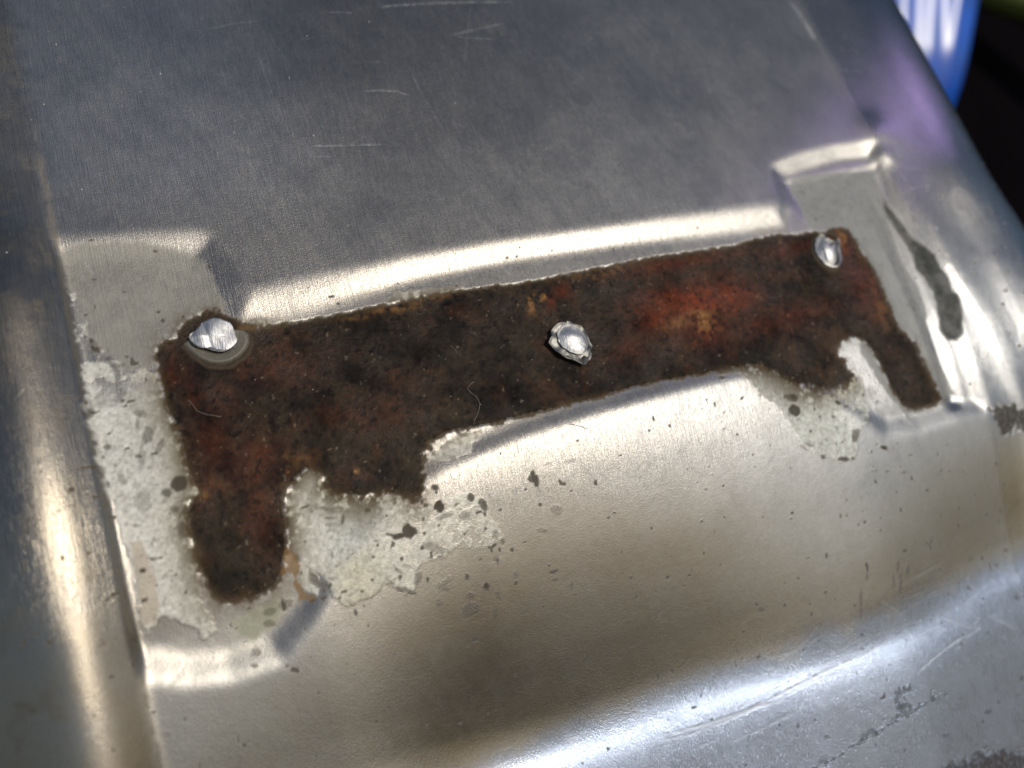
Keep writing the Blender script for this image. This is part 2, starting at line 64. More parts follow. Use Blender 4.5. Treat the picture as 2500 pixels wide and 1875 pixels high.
ZONES={"red":[[6.9391,-0.5911,0.7994,-0.0733,-0.0754,-0.237,1.0],[7.478,-0.6219,0.4612,-0.0806,-0.1157,-0.2664,0.8],[6.2358,-0.6837,0.3896,0.1166,0.0542,-0.2747,0.7],[6.9073,-0.9921,0.407,-0.1517,-0.1713,-0.2703,0.6],[6.5989,-0.4365,0.3977,-0.0028,-0.0318,-0.1492,0.7],[5.7037,-1.0665,0.2952,-0.0573,-0.0629,-0.165,0.4],[8.1246,-1.0903,1.1093,0.0546,-0.0364,-0.2406,0.35],[5.0068,-0.0979,0.144,-0.0249,-0.0405,-0.1143,0.8],[4.8143,-0.2155,0.0794,-0.0141,-0.0354,-0.1016,0.9],[0.3122,-1.1605,0.2606,0.0159,0.015,-0.4145,0.7],[0.6965,-1.4412,0.3901,-0.0899,-0.0784,-0.3557,0.6],[0.6455,-2.0774,0.1702,-0.0418,-0.0839,-0.382,0.6],[0.475,-0.8072,0.2153,-0.0467,-0.0591,-0.2801,0.5],[1.2886,-0.4707,0.5727,-0.0054,-0.0214,-0.3005,0.3],[0.2163,-0.5536,0.1307,0.0111,0.0136,-0.3821,0.6],[6.8592,0.0331,1.0376,0.0069,-0.0276,-0.1235,0.35],[9.8633,-0.7988,0.3229,0.0843,0.0792,-0.5434,0.5],[9.7912,-0.1601,0.2043,0.0435,0.0044,-0.2554,0.6],[8.9929,-0.0361,0.6145,0.0027,-0.0366,-0.1306,0.4],[1.9845,-1.1856,0.7387,-0.0512,-0.024,-0.197,0.3],[2.6672,-0.911,0.6226,-0.0145,-0.0215,-0.2048,0.15],[0.0619,-0.2218,0.0847,-0.0172,-0.0557,-0.2873,0.6],[0.1361,-1.5899,0.2486,-0.0592,-0.0537,-0.2593,0.4]],"ochre":[[6.9185,-0.9323,0.1789,-0.1073,-0.0613,-0.07,1.0],[6.9338,-0.798,0.1901,-0.0344,-0.0243,-0.0581,1.0],[6.4955,-0.8544,0.2949,0.0855,0.0174,-0.0882,0.4],[2.7324,0.0685,0.3714,0.0168,-0.0055,-0.071,0.8],[3.2272,0.1064,0.4956,0.0226,-0.0041,-0.0445,0.5],[2.2496,0.016,0.2537,-0.0077,-0.0056,-0.0429,0.5],[4.5517,-0.1988,0.0783,-0.0139,-0.0456,-0.1344,0.9],[4.6869,-0.1509,0.1767,0.0597,0.009,-0.0432,0.9],[5.5835,0.0387,0.1017,0.0174,-0.0002,-0.047,0.9],[5.6287,0.075,0.4437,0.0036,-0.0114,-0.0599,0.5],[1.0116,-1.6565,0.0305,-0.0071,-0.0072,-0.0314,1.1],[1.7586,-1.8442,0.0412,-0.0095,-0.0089,-0.0362,0.9],[9.8437,-0.0261,0.1342,-0.0204,-0.084,-0.1643,0.7],[10.0959,-0.3491,0.0889,-0.1275,-0.1034,-0.0591,0.4],[8.8976,0.0829,0.1425,-0.0218,-0.0311,-0.0648,0.6],[0.1136,-1.6986,0.0574,-0.0138,-0.0089,-0.0432,0.5],[1.1525,-1.5463,0.2741,-0.0125,-0.0055,-0.0928,0.3],[1.1429,0.1369,0.2848,0.0029,-0.0024,-0.0404,0.6],[9.9638,-1.2248,0.1124,0.0125,-0.0222,-0.3705,0.25]],"olive":[[0.2036,-2.4986,0.3305,-0.0864,-0.0607,-0.2859,0.8],[3.4994,-0.8069,1.2406,0.0614,-0.0177,-0.3165,0.45],[3.9403,-1.1729,1.1474,0.042,-0.0137,-0.2107,0.4],[1.5315,-1.4382,0.8526,-0.1123,-0.0432,-0.2802,0.5],[2.3651,-2.0197,0.2768,-0.0758,-0.0791,-0.2811,0.6],[7.539,-1.6059,0.796,-0.1525,-0.1289,-0.2353,0.4],[8.22,-1.858,0.4492,-0.2529,-0.2194,-0.2036,0.5],[10.0573,-2.2128,0.3014,0.0433,0.0863,-0.4619,0.3]],"purple":[[3.0148,-0.4338,1.0936,0.0305,-0.0221,-0.2662,0.6],[0.9288,-0.3977,0.7028,-0.0049,-0.0184,-0.2981,0.4],[5.5737,-0.7442,0.474,-0.0883,-0.1641,-0.4414,0.3],[8.4033,-0.4855,0.9678,-0.0077,-0.081,-0.3116,0.3],[3.8964,-0.4309,0.5423,-0.1014,-0.1027,-0.3221,0.4],[1.817,-1.8433,0.1849,-0.0425,-0.0277,-0.113,0.5]]}
SCR=[[[[3.725,4.628],[4.09,4.66],[4.655,4.667],[5.455,4.656],[5.974,4.623]],0.0226,1.0],[[[4.611,4.065],[5.019,4.132],[5.442,4.215],[5.669,4.249]],0.0192,0.6],[[[4.76,4.05],[5.055,4.001],[5.435,3.954]],0.0158,0.5],[[[3.153,3.215],[3.385,3.213],[3.656,3.17],[3.84,3.062]],0.0147,0.9],[[[2.283,2.435],[2.559,2.408],[2.93,2.381],[3.307,2.348]],0.0112,0.9],[[[2.909,4.587],[3.189,4.581],[3.489,4.544]],0.0125,0.6],[[[3.919,3.58],[4.0,3.033],[4.098,2.554],[4.202,2.028]],0.0105,0.5],[[[5.211,4.648],[4.984,4.103],[4.728,3.462]],0.0127,0.4],[[[2.973,3.402],[2.91,2.73]],0.0116,0.2],[[[6.067,3.668],[6.131,2.935],[6.287,2.329]],0.0113,0.3],[[[6.849,3.805],[6.959,3.049],[7.023,2.493]],0.0117,0.3],[[[5.068,2.398],[5.125,1.891]],0.0094,0.3],[[[1.365,4.389],[1.744,4.463],[2.102,4.497]],0.0133,0.5],[[[1.948,3.959],[1.967,3.52],[2.032,2.877],[2.041,2.643]],0.0103,0.4],[[[1.442,3.944],[1.441,3.252],[1.597,2.822]],0.0092,0.3],[[[2.154,4.337],[2.269,3.878],[2.39,3.646]],0.0095,0.3],[[[2.211,2.286],[2.525,2.243]],0.0088,0.6],[[[4.849,-5.8],[5.558,-5.864],[6.197,-5.88],[6.826,-5.821],[7.536,-5.757],[8.067,-5.741],[8.644,-5.685]],0.018,1.2],[[[4.837,-5.838],[5.3,-5.907],[5.838,-5.913],[6.346,-5.885],[6.933,-5.954]],0.0129,0.9],[[[6.541,-5.905],[7.243,-5.821],[7.655,-5.862]],0.0122,0.8],[[[8.783,-6.222],[9.211,-6.108],[9.644,-6.022],[10.207,-5.98]],0.0147,1.0],[[[9.523,-6.152],[9.991,-6.003],[10.172,-5.982],[9.937,-5.892],[9.414,-5.578]],0.0135,0.7],[[[10.04,-5.741],[10.213,-5.85],[9.949,-5.943]],0.0137,0.5],[[[10.319,-5.807],[10.614,-6.01],[10.887,-6.208]],0.0169,0.6],[[[9.965,-5.611],[10.347,-5.522]],0.0137,0.4],[[[5.785,-6.172],[6.209,-6.163],[6.855,-6.115]],0.0119,0.6],[[[6.04,-5.375],[6.482,-5.492]],0.0118,0.4],[[[6.573,-5.346],[7.047,-5.384],[7.333,-5.274],[7.487,-5.167]],0.0096,0.5],[[[5.296,-6.084],[5.661,-6.089]],0.0116,0.4],[[[8.453,-5.067],[8.656,-5.234],[8.905,-5.461]],0.0115,0.4],[[[7.037,-5.955],[7.576,-5.927],[8.14,-5.9],[9.008,-5.978],[9.552,-5.854]],0.0102,0.3],[[[7.434,-5.591],[7.994,-5.538],[8.57,-5.549],[9.503,-5.602]],0.0101,0.3],[[[3.63,-5.724],[4.171,-5.577],[4.563,-5.373],[4.671,-5.324]],0.01,0.6],[[[4.265,-5.649],[4.727,-5.551],[4.96,-5.416]],0.0102,0.5],[[[1.513,-4.965],[1.829,-4.863]],0.0091,0.3],[[[3.435,-5.377],[3.561,-5.237]],0.0087,0.2],[[[3.065,-3.198],[3.289,-3.168]],0.009,0.7],[[[-0.612,1.28],[-0.53,1.039]],0.0103,0.8],[[[-1.493,-0.405],[-1.368,-0.282]],0.0095,0.5],[[[3.505,-1.8],[3.765,-1.751]],0.009,0.5],[[[10.967,4.439],[11.051,4.111],[11.082,3.754],[11.089,3.525]],0.0387,1.3],[[[4.217,-2.018],[4.27,-2.266]],0.0057,0.29],[[[4.84,-2.54],[4.937,-2.907]],0.0084,0.37],[[[5.581,-2.214],[5.623,-2.404]],0.0058,0.37],[[[7.568,-2.378],[7.653,-2.783]],0.0067,0.42],[[[6.074,-2.082],[6.161,-2.496]],0.0059,0.58],[[[6.366,-1.899],[6.418,-2.193]],0.0059,0.76],[[[7.312,-2.138],[7.397,-2.578]],0.0084,0.74],[[[7.21,-2.159],[7.275,-2.498]],0.0077,0.34],[[[4.416,-2.445],[4.452,-2.589]],0.0053,0.59],[[[4.346,-2.279],[4.411,-2.547]],0.0065,0.8],[[[3.988,-2.183],[4.032,-2.372]],0.0076,0.4],[[[4.655,-2.426],[4.712,-2.652]],0.0075,0.75],[[[3.634,-1.955],[3.673,-2.153]],0.008,0.59],[[[4.186,-2.149],[4.227,-2.333]],0.007,0.27],[[[6.401,-2.187],[6.48,-2.558]],0.0098,0.26],[[[4.321,-2.526],[4.415,-2.88]],0.0068,0.77],[[[6.107,-1.888],[6.142,-2.091]],0.0074,0.33],[[[4.742,-2.557],[4.802,-2.787]],0.0052,0.27],[[[3.82,-2.383],[3.878,-2.615]],0.0062,0.3],[[[7.926,-2.229],[7.956,-2.398]],0.0062,0.34],[[[6.408,-1.858],[6.459,-2.158]],0.0067,0.8],[[[3.653,-2.226],[3.736,-2.574]],0.0066,0.79],[[[5.305,-2.173],[5.363,-2.434]],0.0055,0.48],[[[4.152,-2.468],[4.248,-2.836]],0.0071,0.27],[[[4.276,-2.103],[4.318,-2.297]],0.006,0.73],[[[3.811,-1.96],[3.897,-2.36]],0.0073,0.79],[[[4.849,-2.531],[4.934,-2.855]],0.0085,0.66],[[[5.411,-2.09],[5.453,-2.292]],0.009,0.74],[[[7.571,-2.324],[7.654,-2.729]],0.0088,0.7],[[[5.474,-2.434],[5.56,-2.777]],0.0065,0.76],[[[7.698,-2.466],[7.796,-2.924]],0.009,0.27],[[[7.403,-2.403],[7.479,-2.763]],0.0061,0.34],[[[6.125,-2.055],[6.214,-2.484]],0.0064,0.25],[[[7.533,-2.397],[7.571,-2.581]],0.0096,0.68],[[[7.305,-2.35],[7.349,-2.56]],0.0089,0.43],[[[7.425,-2.225],[7.487,-2.542]],0.0059,0.27],[[[5.824,-2.36],[5.92,-2.762]],0.0081,0.33],[[[4.683,-2.44],[4.756,-2.725]],0.0052,0.71],[[[7.091,-2.182],[7.142,-2.45]],0.0093,0.42],[[[4.145,-2.237],[4.245,-2.646]],0.0055,0.31],[[[6.084,-1.962],[6.136,-2.24]],0.0092,0.68],[[[3.367,-2.403],[3.412,-2.584]],0.0062,0.71],[[[4.954,-2.479],[5.0,-2.662]],0.0089,0.35],[[[3.774,-2.214],[3.827,-2.441]],0.0072,0.75],[[[6.538,-1.984],[6.597,-2.3]],0.0077,0.64],[[[5.366,-2.076],[5.41,-2.289]],0.0089,0.45],[[[7.367,0.339],[7.399,-0.007]],0.0081,0.36],[[[4.36,0.496],[4.405,0.233]],0.0079,0.26],[[[8.139,0.383],[8.176,0.039]],0.0076,0.2],[[[7.475,0.573],[7.542,0.233]],0.0065,0.18],[[[3.359,0.565],[3.401,0.408]],0.0076,0.28],[[[6.103,0.626],[6.174,0.316]],0.006,0.29],[[[8.746,0.598],[8.821,0.253]],0.0075,0.26],[[[2.752,0.866],[2.832,0.481]],0.0074,0.43],[[[7.667,0.338],[7.686,0.149]],0.0079,0.32],[[[6.03,0.418],[6.075,0.041]],0.0085,0.19],[[[6.591,0.492],[6.643,0.121]],0.0077,0.44],[[[4.295,0.493],[4.338,0.25]],0.007,0.46],[[[6.994,0.61],[7.045,0.418]],0.007,0.37],[[[9.127,0.299],[9.143,0.015]],0.0078,0.44],[[[4.222,0.67],[4.253,0.555]],0.0059,0.34],[[[6.889,0.502],[6.932,0.257]],0.0088,0.37],[[[3.501,0.823],[3.59,0.433]],0.0079,0.47],[[[6.297,0.634],[6.338,0.489]],0.0066,0.23],[[[8.588,0.322],[8.621,-0.086]],0.0068,0.23],[[[4.27,0.487],[4.302,0.319]],0.0075,0.39],[[[5.848,0.418],[5.876,0.204]],0.0072,0.21],[[[3.164,0.848],[3.203,0.635]],0.0056,0.17],[[[9.228,0.567],[9.249,0.102]],0.0089,0.41],[[[6.583,0.388],[6.628,-0.034]],0.0079,0.35],[[[6.881,0.462],[6.923,0.15]],0.0074,0.2],[[[8.003,0.506],[8.038,0.357]],0.0067,0.46],[[[4.056,0.683],[4.133,0.378]],0.0077,0.26],[[[4.858,0.644],[4.893,0.524]],0.0079,0.16],[[[8.956,0.612],[9.001,0.431]],0.0093,0.44],[[[3.897,0.632],[3.96,0.388]],0.0073,0.21],[[[7.795,0.315],[7.828,-0.062]],0.009,0.48],[[[4.776,0.502],[4.837,0.121]],0.0071,0.19],[[[6.341,0.414],[6.369,0.184]],0.0077,0.46],[[[6.306,0.739],[6.383,0.427]],0.0066,0.45],[[[5.887,3.55],[5.961,2.472]],0.0075,0.27],[[[7.782,1.295],[7.89,0.313]],0.0088,0.22],[[[3.759,1.519],[3.772,1.041]],0.0078,0.2],[[[4.307,2.683],[4.321,2.26]],0.0061,0.26],[[[8.281,1.928],[8.31,1.587]],0.0097,0.2],[[[-0.638,2.512],[-0.507,1.867]],0.0054,0.25],[[[-0.218,3.507],[-0.172,3.205]],0.0087,0.25],[[[7.745,3.456],[7.761,2.827]],0.0068,0.18],[[[9.027,1.634],[9.013,0.618]],0.0093,0.26],[[[6.212,3.061],[6.195,2.675]],0.0096,0.29],[[[1.637,2.483],[1.719,1.966]],0.0082,0.16],[[[5.476,3.762],[5.458,3.054]],0.0072,0.16],[[[9.295,3.987],[9.192,2.943]],0.0113,0.13],[[[0.39,4.267],[0.568,3.285]],0.0089,0.2],[[[0.504,3.857],[0.635,3.28]],0.0063,0.15],[[[8.378,4.118],[8.33,2.873]],0.0093,0.23],[[[9.292,4.215],[9.201,3.069]],0.0103,0.11],[[[7.303,3.925],[7.276,3.484]],0.008,0.17],[[[9.381,2.138],[9.421,1.537]],0.0075,0.14],[[[8.479,1.004],[8.631,0.189]],0.0066,0.28],[[[5.923,2.285],[5.902,1.322]],0.0067,0.13],[[[3.681,2.912],[3.731,2.24]],0.0083,0.27],[[[7.408,4.466],[7.398,4.068]],0.0078,0.21],[[[1.02,2.945],[1.08,2.479]],0.0079,0.29],[[[1.155,3.778],[1.256,2.763]],0.0058,0.14],[[[7.226,1.924],[7.25,0.846]],0.0063,0.16],[[[6.44,3.202],[6.444,2.843]],0.0081,0.17],[[[3.74,4.294],[3.772,4.045]],0.0089,0.18],[[[0.536,3.994],[0.677,3.327]],0.0074,0.29],[[[4.54,4.088],[4.611,3.284]],0.0084,0.24],[[[-0.29,3.635],[-0.191,2.815]],0.0058,0.14],[[[1.94,3.432],[2.01,2.964]],0.0063,0.17],[[[5.754,2.726],[5.894,1.625]],0.007,0.17],[[[4.277,2.863],[4.355,2.328]],0.0065,0.19],[[[0.263,2.288],[0.416,1.647]],0.0058,0.24],[[[5.458,4.509],[5.58,3.469]],0.0067,0.29],[[[6.925,2.402],[6.911,1.674]],0.0064,0.2],[[[8.522,3.739],[8.488,3.01]],0.0098,0.29],[[[8.682,3.422],[8.611,2.757]],0.0091,0.27],[[[8.465,4.277],[8.414,3.582]],0.0088,0.28],[[[2.073,1.703],[3.231,1.762]],0.0065,0.13],[[[7.92,0.636],[9.538,0.451]],0.0077,0.1],[[[2.387,2.703],[3.071,2.644]],0.0068,0.2],[[[5.709,1.954],[6.652,1.954]],0.0073,0.2],[[[0.634,3.156],[1.029,3.125]],0.0068,0.21],[[[2.814,3.256],[3.412,3.286]],0.007,0.12],[[[6.164,3.999],[7.662,3.965]],0.008,0.22],[[[4.751,2.781],[5.435,2.772]],0.0072,0.21],[[[4.435,2.422],[5.056,2.443]],0.0071,0.13],[[[3.929,2.088],[4.815,2.099]],0.0069,0.19],[[[1.297,1.476],[2.156,1.496]],0.0063,0.24],[[[3.964,3.177],[4.621,3.17]],0.0072,0.15],[[[2.856,3.705],[3.644,3.701]],0.0072,0.16],[[[6.071,3.066],[7.506,3.192]],0.0077,0.15],[[[7.949,-5.161],[8.24,-5.111]],0.0064,0.15],[[[8.303,-4.995],[9.091,-4.938]],0.0075,0.24],[[[9.303,-5.302],[9.778,-5.285]],0.0105,0.25],[[[1.613,-5.844],[1.82,-5.863]],0.0053,0.5],[[[4.319,-5.767],[4.886,-5.677]],0.0072,0.27],[[[6.598,-5.079],[7.046,-5.018]],0.0086,0.32],[[[8.949,-5.347],[9.86,-5.323]],0.007,0.29],[[[2.693,-5.282],[3.031,-5.292]],0.0073,0.41],[[[7.065,-5.791],[7.504,-5.751]],0.0104,0.29],[[[8.769,-5.063],[9.883,-4.923]],0.0116,0.44],[[[6.766,-5.433],[7.488,-5.324]],0.0088,0.37],[[[8.846,-5.22],[9.378,-5.241]],0.011,0.37],[[[6.474,-5.283],[6.791,-5.262]],0.0101,0.27],[[[4.301,-5.522],[5.018,-5.542]],0.0095,0.15],[[[6.573,-5.711],[7.113,-5.65]],0.0074,0.2],[[[3.827,-5.421],[4.472,-5.371]],0.0085,0.49],[[[7.234,-5.71],[8.201,-5.57]],0.0099,0.27],[[[4.931,-5.762],[5.667,-5.656]],0.0092,0.38],[[[2.906,-5.718],[3.193,-5.694]],0.0062,0.16],[[[9.02,-5.726],[9.511,-5.752]],0.0109,0.42],[[[2.094,-5.865],[2.777,-5.836]],0.0065,0.17],[[[1.488,-5.598],[2.074,-5.562]],0.0061,0.43],[[[1.458,-5.72],[1.704,-5.744]],0.006,0.43],[[[2.767,-5.27],[3.229,-5.257]],0.0079,0.35],[[[6.605,-5.832],[7.044,-5.795]],0.0066,0.24],[[[1.652,-5.895],[2.012,-5.871]],0.009,0.28],[[[2.617,-5.449],[3.087,-5.436]],0.0057,0.45],[[[6.017,-5.818],[6.813,-5.733]],0.0099,0.4],[[[4.248,-5.832],[5.009,-5.862]],0.0063,0.21],[[[4.466,-5.861],[5.007,-5.79]],0.0073,0.35],[[[2.845,-5.732],[3.168,-5.755]],0.0072,0.35],[[[8.39,-5.237],[9.45,-5.117]],0.0072,0.42],[[[8.767,-5.809],[9.609,-5.797]],0.0094,0.38],[[[5.966,-5.268],[6.763,-5.202]],0.0062,0.26],[[[1.608,-5.611],[1.821,-5.603]],0.0064,0.44],[[[7.336,-5.199],[8.144,-5.129]],0.0074,0.47],[[[1.1,-5.575],[1.57,-5.596]],0.0071,0.46],[[[3.589,-5.765],[3.896,-5.718]],0.0098,0.21],[[[7.27,-5.326],[7.486,-5.326]],0.0096,0.31],[[[5.264,-5.251],[5.56,-5.239]],0.0081,0.44],[[[4.548,-5.442],[5.346,-5.355]],0.0091,0.43],[[[4.858,-5.375],[5.117,-5.349]],0.0091,0.47],[[[8.74,-5.415],[9.434,-5.322]],0.0069,0.28],[[[5.287,-5.629],[5.871,-5.64]],0.0081,0.21],[[[4.041,-5.346],[4.428,-5.309]],0.0073,0.21],[[[3.164,-3.166],[3.238,-3.269],[3.309,-3.371]],0.0067,0.27],[[[6.335,-4.806],[6.456,-4.773],[6.559,-4.735]],0.0052,0.13],[[[6.231,-4.206],[6.213,-4.352],[6.22,-4.506]],0.0062,0.19],[[[-0.152,-4.239],[-0.119,-4.349],[-0.1,-4.455]],0.0045,0.21],[[[8.954,-4.09],[9.207,-4.219],[9.49,-4.354]],0.0084,0.39],[[[-0.236,3.519],[-0.154,3.518],[-0.098,3.519]],0.0079,0.2],[[[4.199,1.094],[4.264,0.88],[4.306,0.676]],0.005,0.13],[[[3.599,3.742],[3.732,3.578],[3.84,3.417]],0.0072,0.19],[[[-0.505,-3.113],[-0.383,-3.289],[-0.263,-3.468]],0.0053,0.37],[[[0.062,-3.018],[0.25,-3.11],[0.433,-3.2]],0.004,0.31],[[[6.368,1.617],[6.524,1.672],[6.692,1.726]],0.0071,0.33],[[[1.552,-3.772],[1.665,-3.68],[1.799,-3.593]],0.0047,0.22],[[[-0.889,-3.869],[-0.884,-3.958],[-0.868,-4.051]],0.0051,0.2],[[[1.206,-4.333],[1.191,-4.555],[1.197,-4.784]],0.0057,0.16],[[[1.126,-2.168],[1.22,-2.202],[1.338,-2.242]],0.005,0.32],[[[9.797,4.084],[9.737,3.802],[9.684,3.524]],0.009,0.26],[[[0.839,2.551],[1.044,2.737],[1.241,2.928]],0.0076,0.17],[[[1.291,2.279],[1.309,2.066],[1.353,1.85]],0.0049,0.27],[[[1.939,1.941],[2.159,1.799],[2.358,1.659]],0.0045,0.26],[[[2.907,3.096],[3.123,3.2],[3.341,3.306]],0.0075,0.21],[[[-0.254,1.787],[-0.225,1.693],[-0.214,1.602]],0.0054,0.2],[[[3.344,-2.584],[3.461,-2.828],[3.554,-3.065]],0.0063,0.14],[[[-0.517,1.651],[-0.445,1.439],[-0.35,1.236]],0.0061,0.38],[[[4.317,-2.659],[4.435,-2.784],[4.531,-2.905]],0.0068,0.21],[[[0.28,4.162],[0.305,3.993],[0.318,3.826]],0.0058,0.4],[[[1.979,3.256],[2.065,3.033],[2.166,2.811]],0.0075,0.25],[[[1.828,4.414],[2.079,4.496],[2.305,4.581]],0.0073,0.4],[[[9.64,3.703],[9.634,3.376],[9.646,3.051]],0.0097,0.28],[[[9.318,0.734],[9.543,0.689],[9.734,0.649]],0.0099,0.18],[[[2.006,-4.304],[2.13,-4.477],[2.242,-4.648]],0.0075,0.2],[[[7.235,-5.156],[7.293,-5.278],[7.365,-5.406]],0.0089,0.25],[[[5.888,2.192],[5.898,1.945],[5.896,1.702]],0.0065,0.28],[[[8.794,3.13],[8.875,2.778],[8.983,2.426]],0.0078,0.34],[[[0.747,2.099],[0.866,2.099],[0.992,2.098]],0.0079,0.13],[[[1.857,-4.616],[1.949,-4.636],[2.018,-4.649]],0.0049,0.19],[[[2.419,-2.642],[2.631,-2.681],[2.841,-2.72]],0.0069,0.26],[[[5.866,-5.752],[5.897,-5.953],[5.901,-6.145]],0.0077,0.31],[[[9.178,-4.864],[9.274,-5.022],[9.335,-5.172]],0.0081,0.39],[[[-0.825,-1.288],[-0.819,-1.435],[-0.801,-1.582]],0.005,0.27],[[[0.741,-1.842],[0.75,-1.928],[0.749,-2.011]],0.0041,0.2],[[[4.35,2.811],[4.355,2.715],[4.348,2.62]],0.0052,0.36],[[[4.27,2.02],[4.358,1.802],[4.447,1.584]],0.0068,0.28],[[[9.8,-4.384],[9.868,-4.605],[9.909,-4.821]],0.0066,0.29],[[[5.636,3.949],[5.693,3.623],[5.727,3.303]],0.0092,0.34],[[[5.139,0.938],[5.328,0.918],[5.517,0.898]],0.0049,0.16],[[[7.388,1.69],[7.466,1.605],[7.555,1.519]],0.0083,0.39],[[[2.955,4.411],[3.007,4.363],[3.054,4.314]],0.0068,0.39],[[[8.021,0.741],[8.313,0.726],[8.608,0.71]],0.0081,0.38],[[[8.85,-6.115],[9.074,-6.075],[9.31,-6.037]],0.006,0.17],[[[0.369,-3.308],[0.386,-3.349],[0.427,-3.399]],0.0067,0.36],[[[3.471,-5.15],[3.632,-5.269],[3.768,-5.382]],0.0064,0.16],[[[7.192,-5.746],[7.193,-5.804],[7.225,-5.872]],0.0061,0.27],[[[4.002,1.147],[4.027,1.056],[4.019,0.969]],0.0049,0.27],[[[11.203,2.944],[11.484,2.873],[11.726,2.805]],0.0109,0.28],[[[0.862,-1.752],[0.946,-1.732],[1.039,-1.715]],0.0057,0.23],[[[5.535,-4.421],[5.616,-4.512],[5.713,-4.607]],0.007,0.18],[[[2.448,4.135],[2.714,4.164],[3.016,4.193]],0.0076,0.34],[[[8.945,3.201],[8.856,2.901],[8.728,2.609]],0.0062,0.13],[[[6.479,-6.409],[6.612,-6.45],[6.724,-6.483]],0.0084,0.36],[[[9.584,1.073],[9.764,1.076],[9.974,1.075]],0.0064,0.28],[[[3.486,-2.292],[3.494,-2.399],[3.502,-2.506]],0.0073,0.17],[[[-0.481,-4.058],[-0.464,-4.113],[-0.453,-4.165]],0.0061,0.16],[[[6.13,3.79],[6.26,3.534],[6.422,3.276]],0.0095,0.22],[[[8.799,-6.042],[8.864,-6.245],[8.957,-6.456]],0.0079,0.13],[[[7.496,1.688],[7.728,1.75],[7.938,1.816]],0.0057,0.17],[[[2.981,4.107],[3.133,3.85],[3.261,3.596]],0.0087,0.34],[[[8.062,-3.332],[8.196,-3.334],[8.293,-3.327]],0.0082,0.13],[[[7.722,-3.478],[7.745,-3.544],[7.756,-3.607]],0.0058,0.15],[[[7.19,3.475],[7.231,3.132],[7.264,2.793]],0.0072,0.23],[[[-0.973,-2.642],[-0.886,-2.596],[-0.8,-2.547]],0.0042,0.25],[[[2.164,1.738],[2.4,1.653],[2.62,1.57]],0.0055,0.27],[[[3.479,4.146],[3.452,3.939],[3.444,3.734]],0.0062,0.17],[[[11.363,0.565],[11.634,0.551],[11.911,0.542]],0.0089,0.32],[[[8.701,1.681],[8.957,1.624],[9.173,1.572]],0.0069,0.24],[[[4.456,4.414],[4.551,4.446],[4.621,4.481]],0.0051,0.26],[[[9.404,-4.796],[9.474,-4.876],[9.516,-4.949]],0.0087,0.29],[[[-1.316,-3.566],[-1.258,-3.572],[-1.213,-3.574]],0.004,0.33],[[[-0.847,-2.652],[-0.812,-2.807],[-0.775,-2.966]],0.006,0.27],[[[0.106,3.064],[0.341,3.121],[0.556,3.181]],0.0063,0.28],[[[0.037,2.254],[0.136,2.228],[0.227,2.202]],0.0069,0.19],[[[3.386,3.688],[3.533,3.669],[3.691,3.65]],0.0068,0.36],[[[2.728,-4.025],[2.777,-4.175],[2.809,-4.321]],0.0057,0.21],[[[-0.414,-3.61],[-0.287,-3.615],[-0.174,-3.614]],0.0056,0.18],[[[3.171,1.467],[3.253,1.454],[3.332,1.442]],0.0048,0.2],[[[3.871,2.389],[3.902,2.27],[3.912,2.154]],0.0055,0.29],[[[5.285,2.5],[5.331,2.35],[5.395,2.2]],0.005,0.17],[[[4.798,-3.476],[4.94,-3.609],[5.059,-3.738]],0.0046,0.23],[[[11.184,1.007],[11.535,0.922],[11.914,0.842]],0.0083,0.23],[[[-1.074,-3.238],[-1.073,-3.383],[-1.051,-3.533]],0.0067,0.28],[[[2.094,1.44],[2.106,1.346],[2.095,1.255]],0.0055,0.35],[[[1.334,4.552],[1.392,4.61],[1.478,4.666]],0.007,0.24],[[[0.017,2.638],[0.029,2.565],[0.034,2.493]],0.0056,0.13],[[[5.341,-4.93],[5.491,-5.025],[5.608,-5.11]],0.0046,0.3],[[[9.236,-3.868],[9.158,-4.034],[9.12,-4.208]],0.0061,0.35],[[[2.984,-4.228],[2.999,-4.281],[3.009,-4.333]],0.0068,0.16],[[[-1.014,-1.638],[-0.943,-1.639],[-0.884,-1.635]],0.0039,0.19],[[[4.022,-2.925],[4.261,-2.833],[4.494,-2.738]],0.0063,0.2],[[[0.298,2.152],[0.322,2.085],[0.369,2.015]],0.0073,0.3],[[[0.658,1.825],[0.802,1.872],[0.974,1.915]],0.0053,0.34],[[[2.3,-3.259],[2.348,-3.315],[2.401,-3.372]],0.0071,0.18],[[[11.111,0.293],[11.137,-0.04],[11.15,-0.365]],0.0085,0.14],[[[-0.455,-2.981],[-0.251,-3.044],[-0.03,-3.112]],0.0046,0.24],[[[8.558,2.864],[8.554,2.8],[8.59,2.733]],0.0084,0.28],[[[5.275,-3.772],[5.55,-3.776],[5.841,-3.784]],0.0046,0.34],[[[2.012,4.633],[2.073,4.39],[2.134,4.15]],0.0077,0.22],[[[3.212,1.639],[3.464,1.722],[3.69,1.811]],0.0049,0.18],[[[-1.146,-3.786],[-1.119,-3.856],[-1.089,-3.928]],0.006,0.12],[[[2.912,1.338],[3.188,1.337],[3.443,1.34]],0.0076,0.15],[[[0.502,2.583],[0.562,2.441],[0.602,2.303]],0.0075,0.16],[[[8.256,1.358],[8.293,1.284],[8.315,1.213]],0.0088,0.38]]
